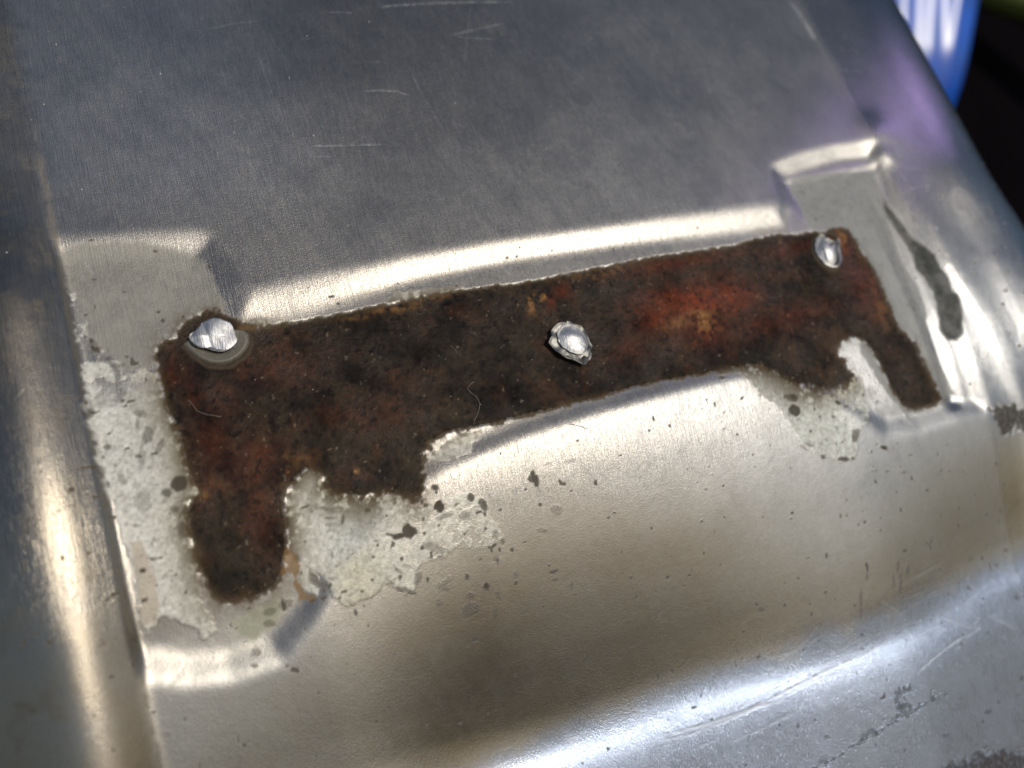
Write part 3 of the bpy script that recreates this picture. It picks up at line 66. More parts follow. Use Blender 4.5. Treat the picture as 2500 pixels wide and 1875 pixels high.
RIV={"rv1":[[0.307,0.091],[0.335,0.126],[0.398,0.162],[0.449,0.208],[0.499,0.248],[0.567,0.267],[0.625,0.277],[0.692,0.256],[0.741,0.219],[0.791,0.185],[0.806,0.125],[0.807,0.06],[0.809,0.003],[0.817,-0.055],[0.792,-0.107],[0.729,-0.134],[0.655,-0.152],[0.587,-0.142],[0.523,-0.11],[0.46,-0.077],[0.396,-0.053],[0.349,-0.012],[0.318,0.042]],"rv1ring":[[0.237,0.049],[0.301,0.093],[0.393,0.139],[0.584,0.183],[0.786,0.129],[0.922,0.095],[0.958,0.031],[0.941,-0.063],[0.883,-0.148],[0.805,-0.213],[0.688,-0.261],[0.561,-0.263],[0.464,-0.228],[0.374,-0.159],[0.304,-0.066]],"rv2":[[4.547,-0.797],[4.593,-0.736],[4.625,-0.717],[4.642,-0.632],[4.709,-0.587],[4.77,-0.56],[4.838,-0.551],[4.892,-0.564],[4.913,-0.542],[4.956,-0.569],[4.992,-0.614],[5.031,-0.635],[5.091,-0.652],[5.112,-0.701],[5.119,-0.792],[5.132,-0.903],[5.144,-0.962],[5.082,-1.007],[5.092,-1.053],[5.062,-1.116],[4.991,-1.152],[4.946,-1.187],[4.887,-1.15],[4.783,-1.08],[4.679,-1.009],[4.613,-0.922],[4.579,-0.853]],"rv2in":[[4.712,-0.69],[4.816,-0.614],[4.932,-0.616],[5.02,-0.684],[5.076,-0.803],[5.075,-0.924],[5.031,-1.003],[4.971,-1.042],[4.884,-1.031],[4.803,-0.984],[4.719,-0.893],[4.683,-0.81]],"rv3":[[9.258,-0.081],[9.318,0.007],[9.414,0.077],[9.48,0.052],[9.512,-0.009],[9.573,-0.074],[9.632,-0.083],[9.71,-0.053],[9.713,-0.11],[9.66,-0.214],[9.637,-0.322],[9.572,-0.436],[9.475,-0.489],[9.374,-0.472],[9.291,-0.39],[9.241,-0.272],[9.228,-0.174]],"rv3ring":[[9.239,0.005],[9.342,0.087],[9.497,0.149],[9.657,0.153],[9.761,0.109],[9.768,-0.034],[9.733,-0.211],[9.655,-0.38],[9.534,-0.526],[9.416,-0.575],[9.308,-0.543],[9.215,-0.419],[9.158,-0.286],[9.163,-0.15]]}
FIB={"f1":[[3.455,-1.082],[3.374,-1.143],[3.345,-1.203],[3.401,-1.27],[3.478,-1.308],[3.412,-1.414],[3.378,-1.492],[3.313,-1.564]],"f2":[[-0.233,2.158],[-0.169,2.189],[-0.135,2.226],[-0.133,2.268]],"f3":[[1.32,2.199],[1.337,2.153],[1.363,2.134],[1.401,2.169],[1.433,2.177]],"f4":[[0.158,-0.622],[0.22,-0.756],[0.281,-0.809],[0.396,-0.864],[0.457,-0.873]],"f5":[[4.494,-1.88],[4.597,-1.924],[4.719,-1.993]],"f6":[[3.295,-0.562],[3.333,-0.62],[3.352,-0.669]]}
#DATA1

#HF0
def ss(a, b, x):
    t = np.clip((x - a) / (b - a), 0, 1)
    return t * t * (3 - 2 * t)

def sdf(U, V, poly, pad=0.6):
    """signed distance (+ inside) on a separable grid, computed near the polygon only"""
    P = np.array(poly, float)
    out = np.full(U.shape, -pad)
    m = (U > P[:, 0].min() - pad) & (U < P[:, 0].max() + pad) & (V > P[:, 1].min() - pad) & (V < P[:, 1].max() + pad)
    u, v = U[m], V[m]
    d = np.full(u.shape, 1e9)
    ins = np.zeros(u.shape, bool)
    n = len(P)
    for i in range(n):
        ax, ay = P[i]
        bx, by = P[(i + 1) % n]
        ex, ey = bx - ax, by - ay
        L = ex * ex + ey * ey + 1e-12
        t = np.clip(((u - ax) * ex + (v - ay) * ey) / L, 0, 1)
        d = np.minimum(d, (u - ax - t * ex) ** 2 + (v - ay - t * ey) ** 2)
        c = (ay > v) != (by > v)
        ins ^= c & (u < (bx - ax) * (v - ay) / (by - ay + 1e-12) + ax)
    out[m] = np.maximum(np.where(ins, 1, -1) * np.sqrt(d), -pad)
    return out

def blur(A, k):
    n = int(3 * k)
    if n < 1: return A
    g = np.exp(-0.5 * (np.arange(-n, n + 1) / k) ** 2)
    g /= g.sum()
    B = np.pad(A, ((n, n), (0, 0)), mode='edge')
    A = sum(g[i] * B[i:i + A.shape[0]] for i in range(2 * n + 1))
    B = np.pad(A, ((0, 0), (n, n)), mode='edge')
    return sum(g[i] * B[:, i:i + A.shape[1]] for i in range(2 * n + 1))

def profile(x, xs, deg):
    """height of a profile whose slope angle (degrees) is tabulated"""
    f = np.arange(xs[0] - 2, xs[-1] + 2, 0.01)
    a = np.interp(f, xs, deg)
    k = np.exp(-0.5 * (np.arange(-8, 9) / 3.5) ** 2)
    a = np.convolve(np.pad(a, 8, mode='edge'), k / k.sum(), 'valid')
    h = np.cumsum(np.tan(np.radians(a))) * 0.01
    return np.interp(x, f, h)

POCKET = [(-1.3, 1.42), (0.0, 1.32), (0.72, 1.24), (0.84, 0.62), (0.98, 0.33), (1.5, 0.35), (1.92, 0.40), (3.15, 0.53),
          (4.43, 0.57), (6.56, 0.55), (8.85, 0.47), (9.02, 0.64), (9.16, 1.22), (9.7, 1.34), (10.4, 1.42), (11.12, 1.40),
          (11.16, -3.00), (10.6, -2.95), (9.9, -2.98), (9.3, -2.92), (8.6, -2.38), (8.2, -2.05), (7.81, -1.82), (7.3, -1.68),
          (6.1, -1.68), (5.0, -1.72), (4.4, -1.76), (3.7, -1.82), (2.65, -2.0), (2.0, -2.28), (1.35, -2.72), (0.95, -3.14),
          (0.5, -3.48), (0.0, -3.50), (-0.4, -3.42), (-0.8, -3.25), (-1.3, -3.1)]

def macro(us, vs):
    """pressed shape of the sheet on the grid us x vs"""
    U, V = np.meshgrid(us, vs)
    du = us[1] - us[0]
    # pocket with a soft top edge and a firmer lip
    d = sdf(U, V, POCKET, 0.8)
    w = 0.10 + 0.08 * ss(-0.6, 0.1, V) * ss(0.6, 1.5, U) * ss(9.0, 8.7, U) + 0.03 * ss(0.5, 1.2, V)
    low = ss(-1.0, -1.5, V)
    w = w + low * (0.06 + 0.07 * ss(1.6, 0.8, U)) + 0.12 * ss(1.1, 0.6, U) * ss(0.2, 1.0, V)
    w = w + (0.07 + 0.05 * ss(3, 1.5, U)) * (1 - np.exp(-((U - 4.9) / 2.4) ** 4)) * ss(-0.6, 0.1, V) * ss(1.3, 1.0, V)
    dep = 0.075 - 0.012 * low + ss(-2.6, -3.1, V) * (0.035 * ss(1.6, 0.8, U) + 0.015 * ss(8.2, 9.0, U))
    w = w + 0.06 * ss(-2.6, -3.1, V) * ss(8.2, 9.0, U) + 0.04 * ss(8.6, 9.2, U) * ss(0.3, 0.8, V)
    h = -dep * ss(-1, 1, d / w)
    h = blur(h, 0.035 / du) * ss(-0.92, -0.80, U)
    # roll of the lower part (away from the recess, down and forwards)
    wob = 0.10 * np.sin(U * 0.55 + 0.6) + 0.05 * np.sin(U * 1.3)
    rv, ra = [-9, -7.4, -6.6, -6.2, -5.88, -5.62, -5.38, -5.05, -4.6, -4.2, -3.6, -3.0, -2.5, -2.1, -1.6, -0.8, 0.5, 1.6, 6], [13, 13, 14, 15, 12, 4, 16, 27, 29, 28, 26, 22, 18, 13, 7, 2.5, 1, 0, 0]
    h = h + profile(V - wob * ss(-3, -5, V), rv, ra) - profile(np.array([5.0]), rv, ra)[0]
    rb = [15, 15, 15, 14, 11, 9, 14, 20, 22, 21, 19, 14, 12, 9, 6, 2.5, 1, 0, 0]
    h = h + ss(3.5, 9, U) * (profile(V, rv, rb) - profile(np.array([5.0]), rv, rb)[0] - profile(V, rv, ra) + profile(np.array([5.0]), rv, ra)[0])
    rl = [12, 12, 13, 16, 18, 19, 20, 22, 22, 20, 17, 15, 13, 11, 7, 2.5, 1, 0, 0]
    h = h + ss(3.0, 0.9, U) * (profile(V, rv, rl) - profile(np.array([5.0]), rv, rl)[0] - profile(V, rv, ra) + profile(np.array([5.0]), rv, ra)[0])
    # left ridge
    A = 0.2 + 0.8 * ss(2.6, 0.4, V)
    g = profile(U + 0.0 * V, [-6, -3.5, -2.6, -2.0, -1.7, -1.52, -1.38, -1.26, -1.14, -1.0, -0.88, -0.84, -0.80, 0],
                [18, 20, 21, 20, 15, 7, -6, -18, -28, -30, -30, -20, 0, 0])
    g = g - profile(np.array([0.0]), [-6, -3.5, -2.6, -2.0, -1.7, -1.52, -1.38, -1.26, -1.14, -1.0, -0.88, -0.84, -0.80, 0],
                [18, 20, 21, 20, 15, 7, -6, -18, -28, -30, -30, -20, 0, 0])[0]
    h = h + A * g
    # right flange
    fx = [10.9, 11.12, 11.18, 11.30, 11.38, 11.46, 11.54, 11.80, 12.25, 12.5, 12.7, 12.95, 13.2, 13.45, 13.72, 13.95, 14.2, 15]
    fa = [0, 0, 3, 3, 14, 15.5, 2, -2, 3, 1, -6, -12, -19, -34, -55, -68, -74, -76]
    ush = 0.44 * np.clip((-0.8 - V) / 2.4, 0, 1) * ss(11.15, 11.45, U) * ss(12.9, 12.0, U)
    f = profile(U - ush - 0.25 * ss(4.5, 0.3, V) * ss(12.4, 13.1, U), fx, fa) - profile(np.array([10.5]), fx, fa)[0]
    fb = [0, 0, 4, 6, 7, 7, 7, 7, 6, 0, -8, -12, -19, -34, -55, -68, -74, -76]
    f2 = profile(U, fx, fb) - profile(np.array([10.5]), fx, fb)[0]
    h = h + f + (f2 - f) * ss(-0.6, 1.0, V)
    # second step inside the right tab
    h = h - 0.016 * ss(-1, 1, sdf(U, V, [(9.2, 1.02), (11.1, 1.1), (11.1, -2.9), (9.4, -2.0), (9.3, 0)], 0.3) / 0.07) * ss(0.3, 0.8, V)
    # long groove beside the right leg
    h = h - 0.05 * np.exp(-((U - 10.78 - 0.03 * V) / 0.13) ** 2) * ss(0.9, 0.2, V) * ss(-3.0, -2.8, V)
    h = h + 0.03 * np.exp(-((U - 10.45) / 0.10) ** 2) * ss(0.4, 0.0, V) * ss(-2.9, -2.6, V)
    # pulled corners of the right tab
    for cu, cv, ch, cr_ in ((11.36, 1.66, 0.055, 0.34), (11.28, 1.22, 0.022, 0.18)):
        h = h + ch * np.exp(-((U - cu) ** 2 + (V - cv) ** 2) / cr_ ** 2)
    # gentle oil-canning of the flat field and hollows left by hand
    h = h + 0.020 * np.exp(-((U - 3.0) / 2.2) ** 2 - ((V - 3.2) / 1.4) ** 2) - 0.016 * np.exp(-((U - 8.0) / 1.6) ** 2 - ((V - 3.4) / 1.1) ** 2)
    return blur(h, 0.02 / du)

def height_at(u, v):
    us = np.arange(-4, 15.2, 0.03)
    vs = np.arange(-9, 7, 0.03)
    if 'H' not in _cache: _cache['H'] = macro(us, vs)
    H = _cache['H']
    x = np.clip((np.asarray(u) - us[0]) / 0.03, 0, len(us) - 1.001)
    y = np.clip((np.asarray(v) - vs[0]) / 0.03, 0, len(vs) - 1.001)
    i, j = x.astype(int), y.astype(int)
    a, b = x - i, y - j
    return (H[j, i] * (1 - a) + H[j, i + 1] * a) * (1 - b) + (H[j + 1, i] * (1 - a) + H[j + 1, i + 1] * a) * b
_cache = {}
#HF1

# ---------------- noise on the grid
def vnoise(U, V, f, seed):
    r = np.random.RandomState(seed).rand(257, 257) * 2 - 1
    r[256] = r[0]; r[:, 256] = r[:, 0]
    x, y = U * f + 37.3, V * f + 91.7
    i, j = np.floor(x).astype(int), np.floor(y).astype(int)
    a, b = x - i, y - j
    a = a * a * (3 - 2 * a); b = b * b * (3 - 2 * b)
    i %= 256; j %= 256
    return (r[j, i] * (1 - a) + r[j, i + 1] * a) * (1 - b) + (r[j + 1, i] * (1 - a) + r[j + 1, i + 1] * a) * b

def fbm(U, V, f, seed, o=4, g=0.55):
    s, a, t = 0, 1.0, 0
    for k in range(o):
        c, n = math.cos(k * 1.1 + seed), math.sin(k * 1.1 + seed)
        s = s + a * vnoise(U * c - V * n, U * n + V * c, f * 2 ** k, seed * 7 + k)
        t += a; a *= g
    return s / t * 1.6

STEP = 0.0145
US = np.arange(-3.0, 14.35, STEP)
VS = np.arange(-8.0, 5.9, STEP)
NU, NV = len(US), len(VS)
U, V = np.meshgrid(US, VS)
H = macro(US, VS)
n_lo = fbm(U, V, 0.7, 3, 4)
n_md = fbm(U, V, 2.6, 5, 5)
n_hi = fbm(U, V, 12.0, 8, 4)
n_xh = vnoise(U, V, 34.0, 21)
n_sp = fbm(U, V, 22.0, 11, 2)
br_u = U * 0.93 + V * 0.37
n_br = fbm(br_u * 9.0, (V - 0.35 * U) * 0.55, 1.0, 13, 4)     # brushing that runs across the recess

def lerp(A, B, m):
    if np.ndim(A) == 3:
        return A + (np.asarray(B) - A) * m[..., None]
    return A + (B - A) * m

def col3(r, g, b):
    return np.broadcast_to(np.array([r, g, b], float), U.shape + (3,)).copy()

def ell_field(L, kind):
    """fields from centre + two half axes; kind soft = blend weight, hard = crisp spot"""
    out = np.zeros(U.shape)
    for cx, cy, ax, ay, bx, by, k in L:
        R = 2.4 * max(math.hypot(ax, ay), math.hypot(bx, by)) + 0.06
        i0, i1 = np.searchsorted(US, [cx - R, cx + R]); j0, j1 = np.searchsorted(VS, [cy - R, cy + R])
        if i1 <= i0 or j1 <= j0: continue
        sl_ = (slice(j0, j1), slice(i0, i1))
        x, y = U[sl_] - cx, V[sl_] - cy
        det = ax * by - ay * bx
        if abs(det) < 1e-9: continue
        p, q = (x * by - y * bx) / det, (-x * ay + y * ax) / det
        r = np.sqrt(p * p + q * q)
        if kind == 'soft':
            g = k * np.exp(-1.1 * np.maximum(r + 0.35 * n_md[sl_], 0) ** 2)
        else:
            e = min(0.5, 0.016 / max(1e-3, math.sqrt(abs(det))))
            g = k * ss(1 + e, 1 - e, r + 0.22 * n_hi[sl_] + 0.15 * n_sp[sl_])
        out[sl_] = np.maximum(out[sl_], g)
    return np.clip(out, 0, 1.2)

S = {k: sdf(U, V, p, 0.5) for k, p in POLY.items()}
edge = 0.016 * n_hi + 0.008 * n_sp
E_ = 0.022

# bare metal
brown = np.clip(0.5 + 0.5 * fbm(U, V, 0.45, 31, 3), 0, 1)
col = lerp(col3(0.53, 0.50, 0.465), (0.51, 0.48, 0.445), brown * ss(0.5, -3, V))
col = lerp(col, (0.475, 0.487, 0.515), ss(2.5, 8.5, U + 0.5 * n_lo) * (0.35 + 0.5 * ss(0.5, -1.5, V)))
col = lerp(col, (0.40, 0.50, 0.72), ss(-4.9, -5.5, V + 0.2 * n_md) * ss(1, 4, U) * 0.8)  # blue of the lower-right glint painted into the metal colour
col *= (1 + 0.04 * n_lo + 0.04 * n_md + 0.02 * n_br + 0.04 * n_hi)[..., None]
metal = np.ones(U.shape)
rough = 0.345 - 0.07 * ss(-4.6, -5.3, V) + 0.012 * n_lo + 0.012 * n_md + 0.008 * n_br
bump = 0.55 + 0.15 * n_lo
grain = np.ones(U.shape)          # brushed lines (1) or hammered (0)
grain = ss(-3.3, -2.4, V)

col = lerp(col, (0.475, 0.49, 0.505), ss(-3.0, -4.4, V) * ss(-5.4, -5.0, V) * 0.8)  # cool tint in the metal colour offsets the warm horizon the roll reflects
col *= 0.8
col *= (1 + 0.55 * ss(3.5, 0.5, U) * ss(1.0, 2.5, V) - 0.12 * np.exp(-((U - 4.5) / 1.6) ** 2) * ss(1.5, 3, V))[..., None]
# left ridge: duller, mottled
lr = ss(-0.7, -1.0, U + 0.05 * n_md)
col = lerp(col, (0.42, 0.355, 0.27), lr * (0.55 + 0.2 * n_md))
rough = lerp(rough, 0.29, lr)
rough = lerp(rough, 0.24 - 0.06 * ss(11.8, 12.3, U), ss(11.1, 11.35, U))

smud = ss(0.15, 0.75, fbm(U, V, 1.1, 91, 5) + 0.25 * n_hi) * (0.5 * lr + 0.45 * ss(-2.5, -4, V) * ss(4, 0, U) + 0.04)
col = lerp(col, (0.26, 0.21, 0.16), np.clip(smud, 0, 1) * 0.6); rough = lerp(rough, 0.46, smud)
bump = bump + 0.45 * ss(-4.8, -5.4, V) * ss(2, 5, U)

# grime gathered in the creases of the pressing
pk = sdf(U, V, POCKET, 0.4)
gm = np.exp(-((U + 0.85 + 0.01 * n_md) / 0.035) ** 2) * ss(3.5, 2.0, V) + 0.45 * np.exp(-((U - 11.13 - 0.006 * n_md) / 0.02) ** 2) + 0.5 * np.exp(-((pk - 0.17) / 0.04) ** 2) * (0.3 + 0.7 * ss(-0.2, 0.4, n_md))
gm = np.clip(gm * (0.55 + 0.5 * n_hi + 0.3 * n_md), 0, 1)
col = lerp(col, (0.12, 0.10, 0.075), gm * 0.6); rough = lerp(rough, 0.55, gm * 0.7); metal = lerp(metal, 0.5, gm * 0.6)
# dull fingerprints and water marks
wm = np.abs(fbm(U, V, 0.9, 101, 4)); wmk = ss(0.05, 0.0, wm) * ss(0.0, 0.5, n_lo + 0.3)
rough = rough + 0.05 * wmk + 0.014 * fbm(U, V, 1.8, 103, 4)
col *= (1 - 0.10 * wmk)[..., None]

# matt grey pads
t1 = ss(-0.05, 0.05, S['t1'] + 0.05 * n_md)
t2 = np.maximum(ss(-0.03, 0.03, S['t2'] + edge), ss(-0.03, 0.03, S['tslot'] + edge))
col = lerp(col, (0.44, 0.425, 0.385), t1 * 0.7)
col = lerp(col, (0.37, 0.375, 0.375), t2 * 0.9)
for m, k in ((t1, 0.35), (t2, 0.6)):
    metal = lerp(metal, 0.25, m * k); rough = lerp(rough, 0.6, m)
padv = (t1 + t2) * (0.10 * n_md + 0.08 * n_hi + 0.07 * n_sp)
col *= (1 + padv)[..., None]; rough += 0.5 * padv; bump += 0.5 * (t1 + t2)
crk = np.abs(fbm(U, V, 1.6, 77, 4)) 
col = lerp(col, (0.22, 0.22, 0.2), t2 * ss(0.03, 0.0, crk) * 0.6)
col *= (1 - 0.12 * t2 * np.clip(n_md, -1, 1))[..., None]

gr = ss(-0.03, 0.04, S['greenish'] + 0.03 * n_hi)
col = lerp(col, (0.42, 0.43, 0.33), gr * 0.75); metal = lerp(metal, 0.3, gr * 0.7); rough = lerp(rough, 0.55, gr)

fuzz = np.clip(np.exp(-((U - 2.0) / 0.75) ** 4 - ((V + 2.1) / 0.5) ** 4) + np.exp(-((U - 8.0) / 0.75) ** 4 - ((V + 1.9) / 0.5) ** 4)
               + 0.6 * np.exp(-((U - 0.35) / 0.45) ** 4 - ((V - 0.25) / 0.25) ** 4), 0, 1)
# pale corrosion crusts
wn = 0.030 * n_hi + 0.02 * n_md
gap = ss(-0.02, 0.02, S['w1gap'] + wn)
w1 = ss(-E_, E_, S['w1'] + edge * 1.6) * (1 - 0.9 * gap)
w1 *= 1 - 0.85 * ss(0.15, 0.35, n_hi * 0.6 + n_md * 0.7) * ss(-0.6, -0.2, V)
w2d = S['w2'] + edge * 1.2
w2 = ss(-E_, E_, w2d)
w2r = ss(1.75, 2.45, U + 0.15 * n_md)              # breaks up towards the right
w2 *= 1 - w2r * (0.35 + 0.55 * ss(-0.1, 0.3, n_hi + 0.5 * n_sp))
w3 = ss(-E_, E_, S['w3'] + edge * 0.8)
w3 *= 1 - 0.7 * ss(8.15, 8.5, U + 0.2 * n_md) * ss(0.0, 0.3, n_md + 0.5 * n_hi + 0.2)
w4 = ss(-E_, E_, S['w4'] + edge) * 0.8
w5 = ss(-E_, E_, S['w5'] + edge) * 0.7
w6 = ss(-E_, E_, S['w6'] + edge) * 0.7
white = np.clip(w1 + w2 + w3 + w4 + w5 + w6, 0, 1)
wcol = lerp(col3(0.90, 0.89, 0.84), (0.80, 0.80, 0.76), ss(-0.3, 0.5, n_md) * 0.8)
wcol = lerp(wcol, (0.66, 0.61, 0.44), np.exp(-((U - 1.5) / 0.35) ** 2) * ss(-2.6, -2.9, V) * 0.6)
wcol = lerp(wcol, (0.60, 0.66, 0.62), np.exp(-((U - 1.55) / 0.28) ** 2 - ((V + 2.35) / 0.35) ** 2) * 0.5)
wcol = lerp(wcol, (0.72, 0.77, 0.76), ss(4, 5, U) * 0.7)
wcol *= (1.0 + 0.12 * n_sp + 0.10 * n_hi + 0.24 * n_xh)[..., None]
tan = ss(-0.02, 0.02, S['tan'] + edge)
wcol = lerp(wcol, (0.66, 0.56, 0.46), tan * 0.8)  # cream sun reflection of a metal sliver, painted into the crust colour
wsoft = 1 - 0.22 * ss(0.0, 0.6, n_md) - 0.2 * ss(0.1, 0.6, n_hi)
white = white * wsoft
wst = np.exp(-np.maximum(-S['rust'], 0) / (0.15 + 0.13 * fuzz)) * ss(-0.5, 0.35, n_md * 0.7 + 0.8 * n_hi + 0.5 * n_sp + 0.25)
wst = np.clip(wst * 1.15, 0, 1)
wcol = lerp(wcol, (0.45, 0.38, 0.22), np.clip(np.exp(-np.maximum(-S['rust'], 0) / 0.22), 0, 1) * 0.7)
wcol = lerp(wcol, (0.12, 0.085, 0.035), wst)
col = lerp(col, wcol, white)
metal = lerp(metal, 0.2, white); rough = lerp(rough, 0.5, white)
metal = lerp(metal, 0.03, white * wst); rough = lerp(rough, 0.75, white * wst); bump = lerp(bump, 1.6, white)
rimw = np.exp(-(S['w3'] / 0.014) ** 2) * ss(7.9, 7.2, U) + 0.5 * np.exp(-(S['w1'] / 0.012) ** 2) + 0.6 * np.exp(-(S['w2'] / 0.012) ** 2)
col = lerp(col, (0.13, 0.11, 0.08), np.clip(rimw * ss(0.0, 0.5, n_hi + n_sp), 0, 1) * 0.4)

# speckles of dirt pits, denser round the crusts and lower right
dens = np.exp(np.minimum(S['w1'], 0) / 0.3) * 0.8 + np.exp(np.minimum(S['w2'], 0) / 0.35) + np.exp(np.minimum(S['w3'], 0) / 0.15) * 0.6
dens = np.clip(dens, 0, 1) * 0.17 + 0.06 * ss(7, 10, U) * ss(-3, -5, V) + 0.01 * ss(-2, -3.5, V) - 0.12 * ss(0.5, 1.2, V)
cell = vnoise(U, V, 9.0, 55) * 0.5 + vnoise(U, V, 19.0, 56) * 0.5
pits = ss(0.80 - dens * 1.15, 0.86 - dens * 1.15, cell)
col = lerp(col, (0.07, 0.055, 0.035), pits * 0.75)
metal = lerp(metal, 0.3, pits * 0.7); rough = lerp(rough, 0.6, pits)
ps = ss(0.55, 0.75, vnoise(U, V, 26.0, 60)) * white
col = lerp(col, (0.16, 0.14, 0.10), ps * 0.35)

spots = ell_field(SPOTS, 'hard')
col = lerp(col, (0.065, 0.05, 0.032), np.clip(spots, 0, 1) * 0.9)
metal = lerp(metal, 0.1, spots * spots); rough = lerp(rough, 0.6, spots * spots); bump = lerp(bump, 1.6, spots)

st = ss(-0.035, 0.045, S['stain'] + 0.02 * n_hi + 0.015 * n_md) * (1 - 0.18 * ss(0, 0.6, n_md + 0.4 * n_hi))
col = lerp(col, (0.024, 0.028, 0.019), st * (0.9 - 0.12 * n_md)); metal = lerp(metal, 0.02, st); rough = lerp(rough, 0.6, st)
dk = np.maximum(ss(-0.03, 0.03, S['dkright'] + 0.05 * n_hi + 0.03 * n_md), ss(-0.03, 0.03, S['dkcorner'] + 0.05 * n_hi))
col = lerp(col, (0.05, 0.038, 0.03), dk * (0.9 - 0.3 * np.clip(n_sp, 0, 1))); metal = lerp(metal, 0.05, dk); rough = lerp(rough, 0.65, dk); bump = lerp(bump, 2.2, dk)
pl = ss(-0.01, 0.03, S['pitline'] - 0.012 + 0.03 * n_hi + 0.02 * n_sp) * ss(-0.5, 0.2, n_sp + 0.3)
col = lerp(col, (0.17, 0.19, 0.22), pl * 0.7); bump = lerp(bump, 3.0, pl)

# rust
rsd = S['rust'] + (0.016 + 0.035 * fuzz) * n_hi + (0.010 + 0.02 * fuzz) * n_sp + 0.02 * fuzz * n_md
rust = ss(-0.010, 0.010, rsd)
lipb = ss(-0.030, -0.008, rsd + (0.012 + 0.012 * n_hi) * ss(-0.35, -0.6, V))
zr, zo, zl, zp = (ell_field(ZONES[k], 'soft') for k in ('red', 'ochre', 'olive', 'purple'))
rc = col3(0.054, 0.031, 0.015)
rc = lerp(rc, (0.021, 0.014, 0.012), ss(-0.2, 0.5, n_md))
rc = lerp(rc, (0.068, 0.048, 0.026), ss(0.1, 0.6, fbm(U, V, 2.4, 48, 6, 0.7)) * 0.5)
rc = lerp(rc, (0.012, 0.008, 0.006), ss(0.05, 0.6, fbm(U, V, 3.6, 49, 6, 0.72)) * 0.6)
rc = lerp(rc, (0.030, 0.018, 0.015), np.clip(zp, 0, 1) * 0.7)
rc = lerp(rc, (0.045, 0.034, 0.018), np.clip(zl, 0, 1) * 0.75)
rc = lerp(rc, (0.095, 0.038, 0.016), ss(0.1, 0.7, fbm(U, V, 4.0, 41, 4)) * 0.5)
rc = lerp(rc, (0.30, 0.052, 0.012), np.clip(zr, 0, 1) * (0.8 + 0.15 * n_hi) * (0.5 + 0.5 * ss(4, 6.2, U)))
rc = lerp(rc, (0.42, 0.20, 0.06), np.clip(zo, 0, 1) * ss(-0.5, 0.4, n_hi))
band = np.exp(-(np.maximum(rsd, 0) / 0.055) ** 2)
rc = lerp(rc, (0.135, 0.085, 0.035), band * (0.45 + 0.4 * n_hi) )
rc = lerp(rc, (0.40, 0.33, 0.24), ss(0.80, 0.95, vnoise(U, V, 30, 43) * 0.6 + 0.5 * n_sp) * 0.4)
rc *= np.clip(1.05 + 0.28 * n_sp + 0.28 * n_hi + 0.15 * n_xh, 0.25, 2.4)[..., None] * 0.78
rpit = ss(0.42, 0.55, vnoise(U, V, 14.0, 71) * 0.6 + vnoise(U, V, 27.0, 72) * 0.5)
rc *= (1 - 0.6 * rpit)[..., None] * (0.86 + 0.28 * np.clip(fbm(U, V, 1.3, 47, 4), -1, 1))[..., None]
# brown halo bleeding on to the metal beside it
halo = np.exp(-np.maximum(-rsd, 0) / (0.055 + 0.16 * ss(7.0, 7.4, U) * ss(8.6, 8.2, U) * ss(-1.0, -1.6, V) + 0.06 * ss(2.6, 1.8, U) * ss(-1.8, -2.0, V) + 0.05 * ss(0.9, 0.2, U) * ss(-0.3, 0.2, V)))
halo = np.maximum(halo, fuzz * np.exp(-np.maximum(-rsd, 0) / 0.11))
halo *= ss(-0.7, 0.6, n_hi + 0.6 * n_sp + 0.2 + 0.4 * fuzz) * 0.85 * (1 - 0.75 * ss(0.05, -0.1, np.abs(V - 0.05) - 0.2) * ss(1.2, 1.6, U))
col = lerp(col, (0.11, 0.070, 0.03), halo); metal = lerp(metal, 0.2, halo); rough = lerp(rough, 0.6, halo)
col = lerp(col, (0.10, 0.065, 0.032), lipb * 0.75); metal = lerp(metal, 0.03, lipb); rough = lerp(rough, 0.85, lipb)
oc = ss(-0.02, 0.02, S['ochre1'] + 0.03 * n_hi)
col = lerp(col, (0.30, 0.17, 0.055), oc * 0.8); metal = lerp(metal, 0.05, oc)
col = lerp(col, rc, rust); metal = lerp(metal, 0.0, rust); rough = lerp(rough, 0.45 + 0.16 * n_md, rust); bump = lerp(bump, 2.6, rust)
grain = grain * (1 - rust) * (1 - white)

# ---------------- relief on top of the pressed shape
H0 = H.copy()
lump = fbm(U, V, 5.0, 61, 5, 0.6)
rx = ss(-0.035, 0.035, S['rust'] + 0.012 * n_hi)
H = H - 0.015 * rx * (1 - 0.8 * fuzz) + rust * (0.009 * lump * (0.6 + 0.4 * n_lo) + 0.0050 * n_hi + 0.0022 * n_sp + 0.0012 * n_xh)
H -= 0.004 * rust * rpit
H += white * (1 - lipb) * ss(0.0, 0.08, -rsd) * (0.0022 + 0.0010 * n_sp + 0.0010 * n_hi + 0.0008 * n_xh)
H -= 0.002 * np.clip(spots, 0, 1) ** 2 + 0.0009 * pits
H -= 0.005 * pl * (1 + 0.9 * n_hi) + 0.01 * dk * (1 + n_hi)
H += (1 - rust) * (1 - white) * (0.00035 * n_hi + 0.0016 * n_md * 0.35)
sun_dimple = ell_field([[6.33, -1.02, 0.10, 0, 0, 0.09, 1]], 'soft')
H += 0.02 * sun_dimple
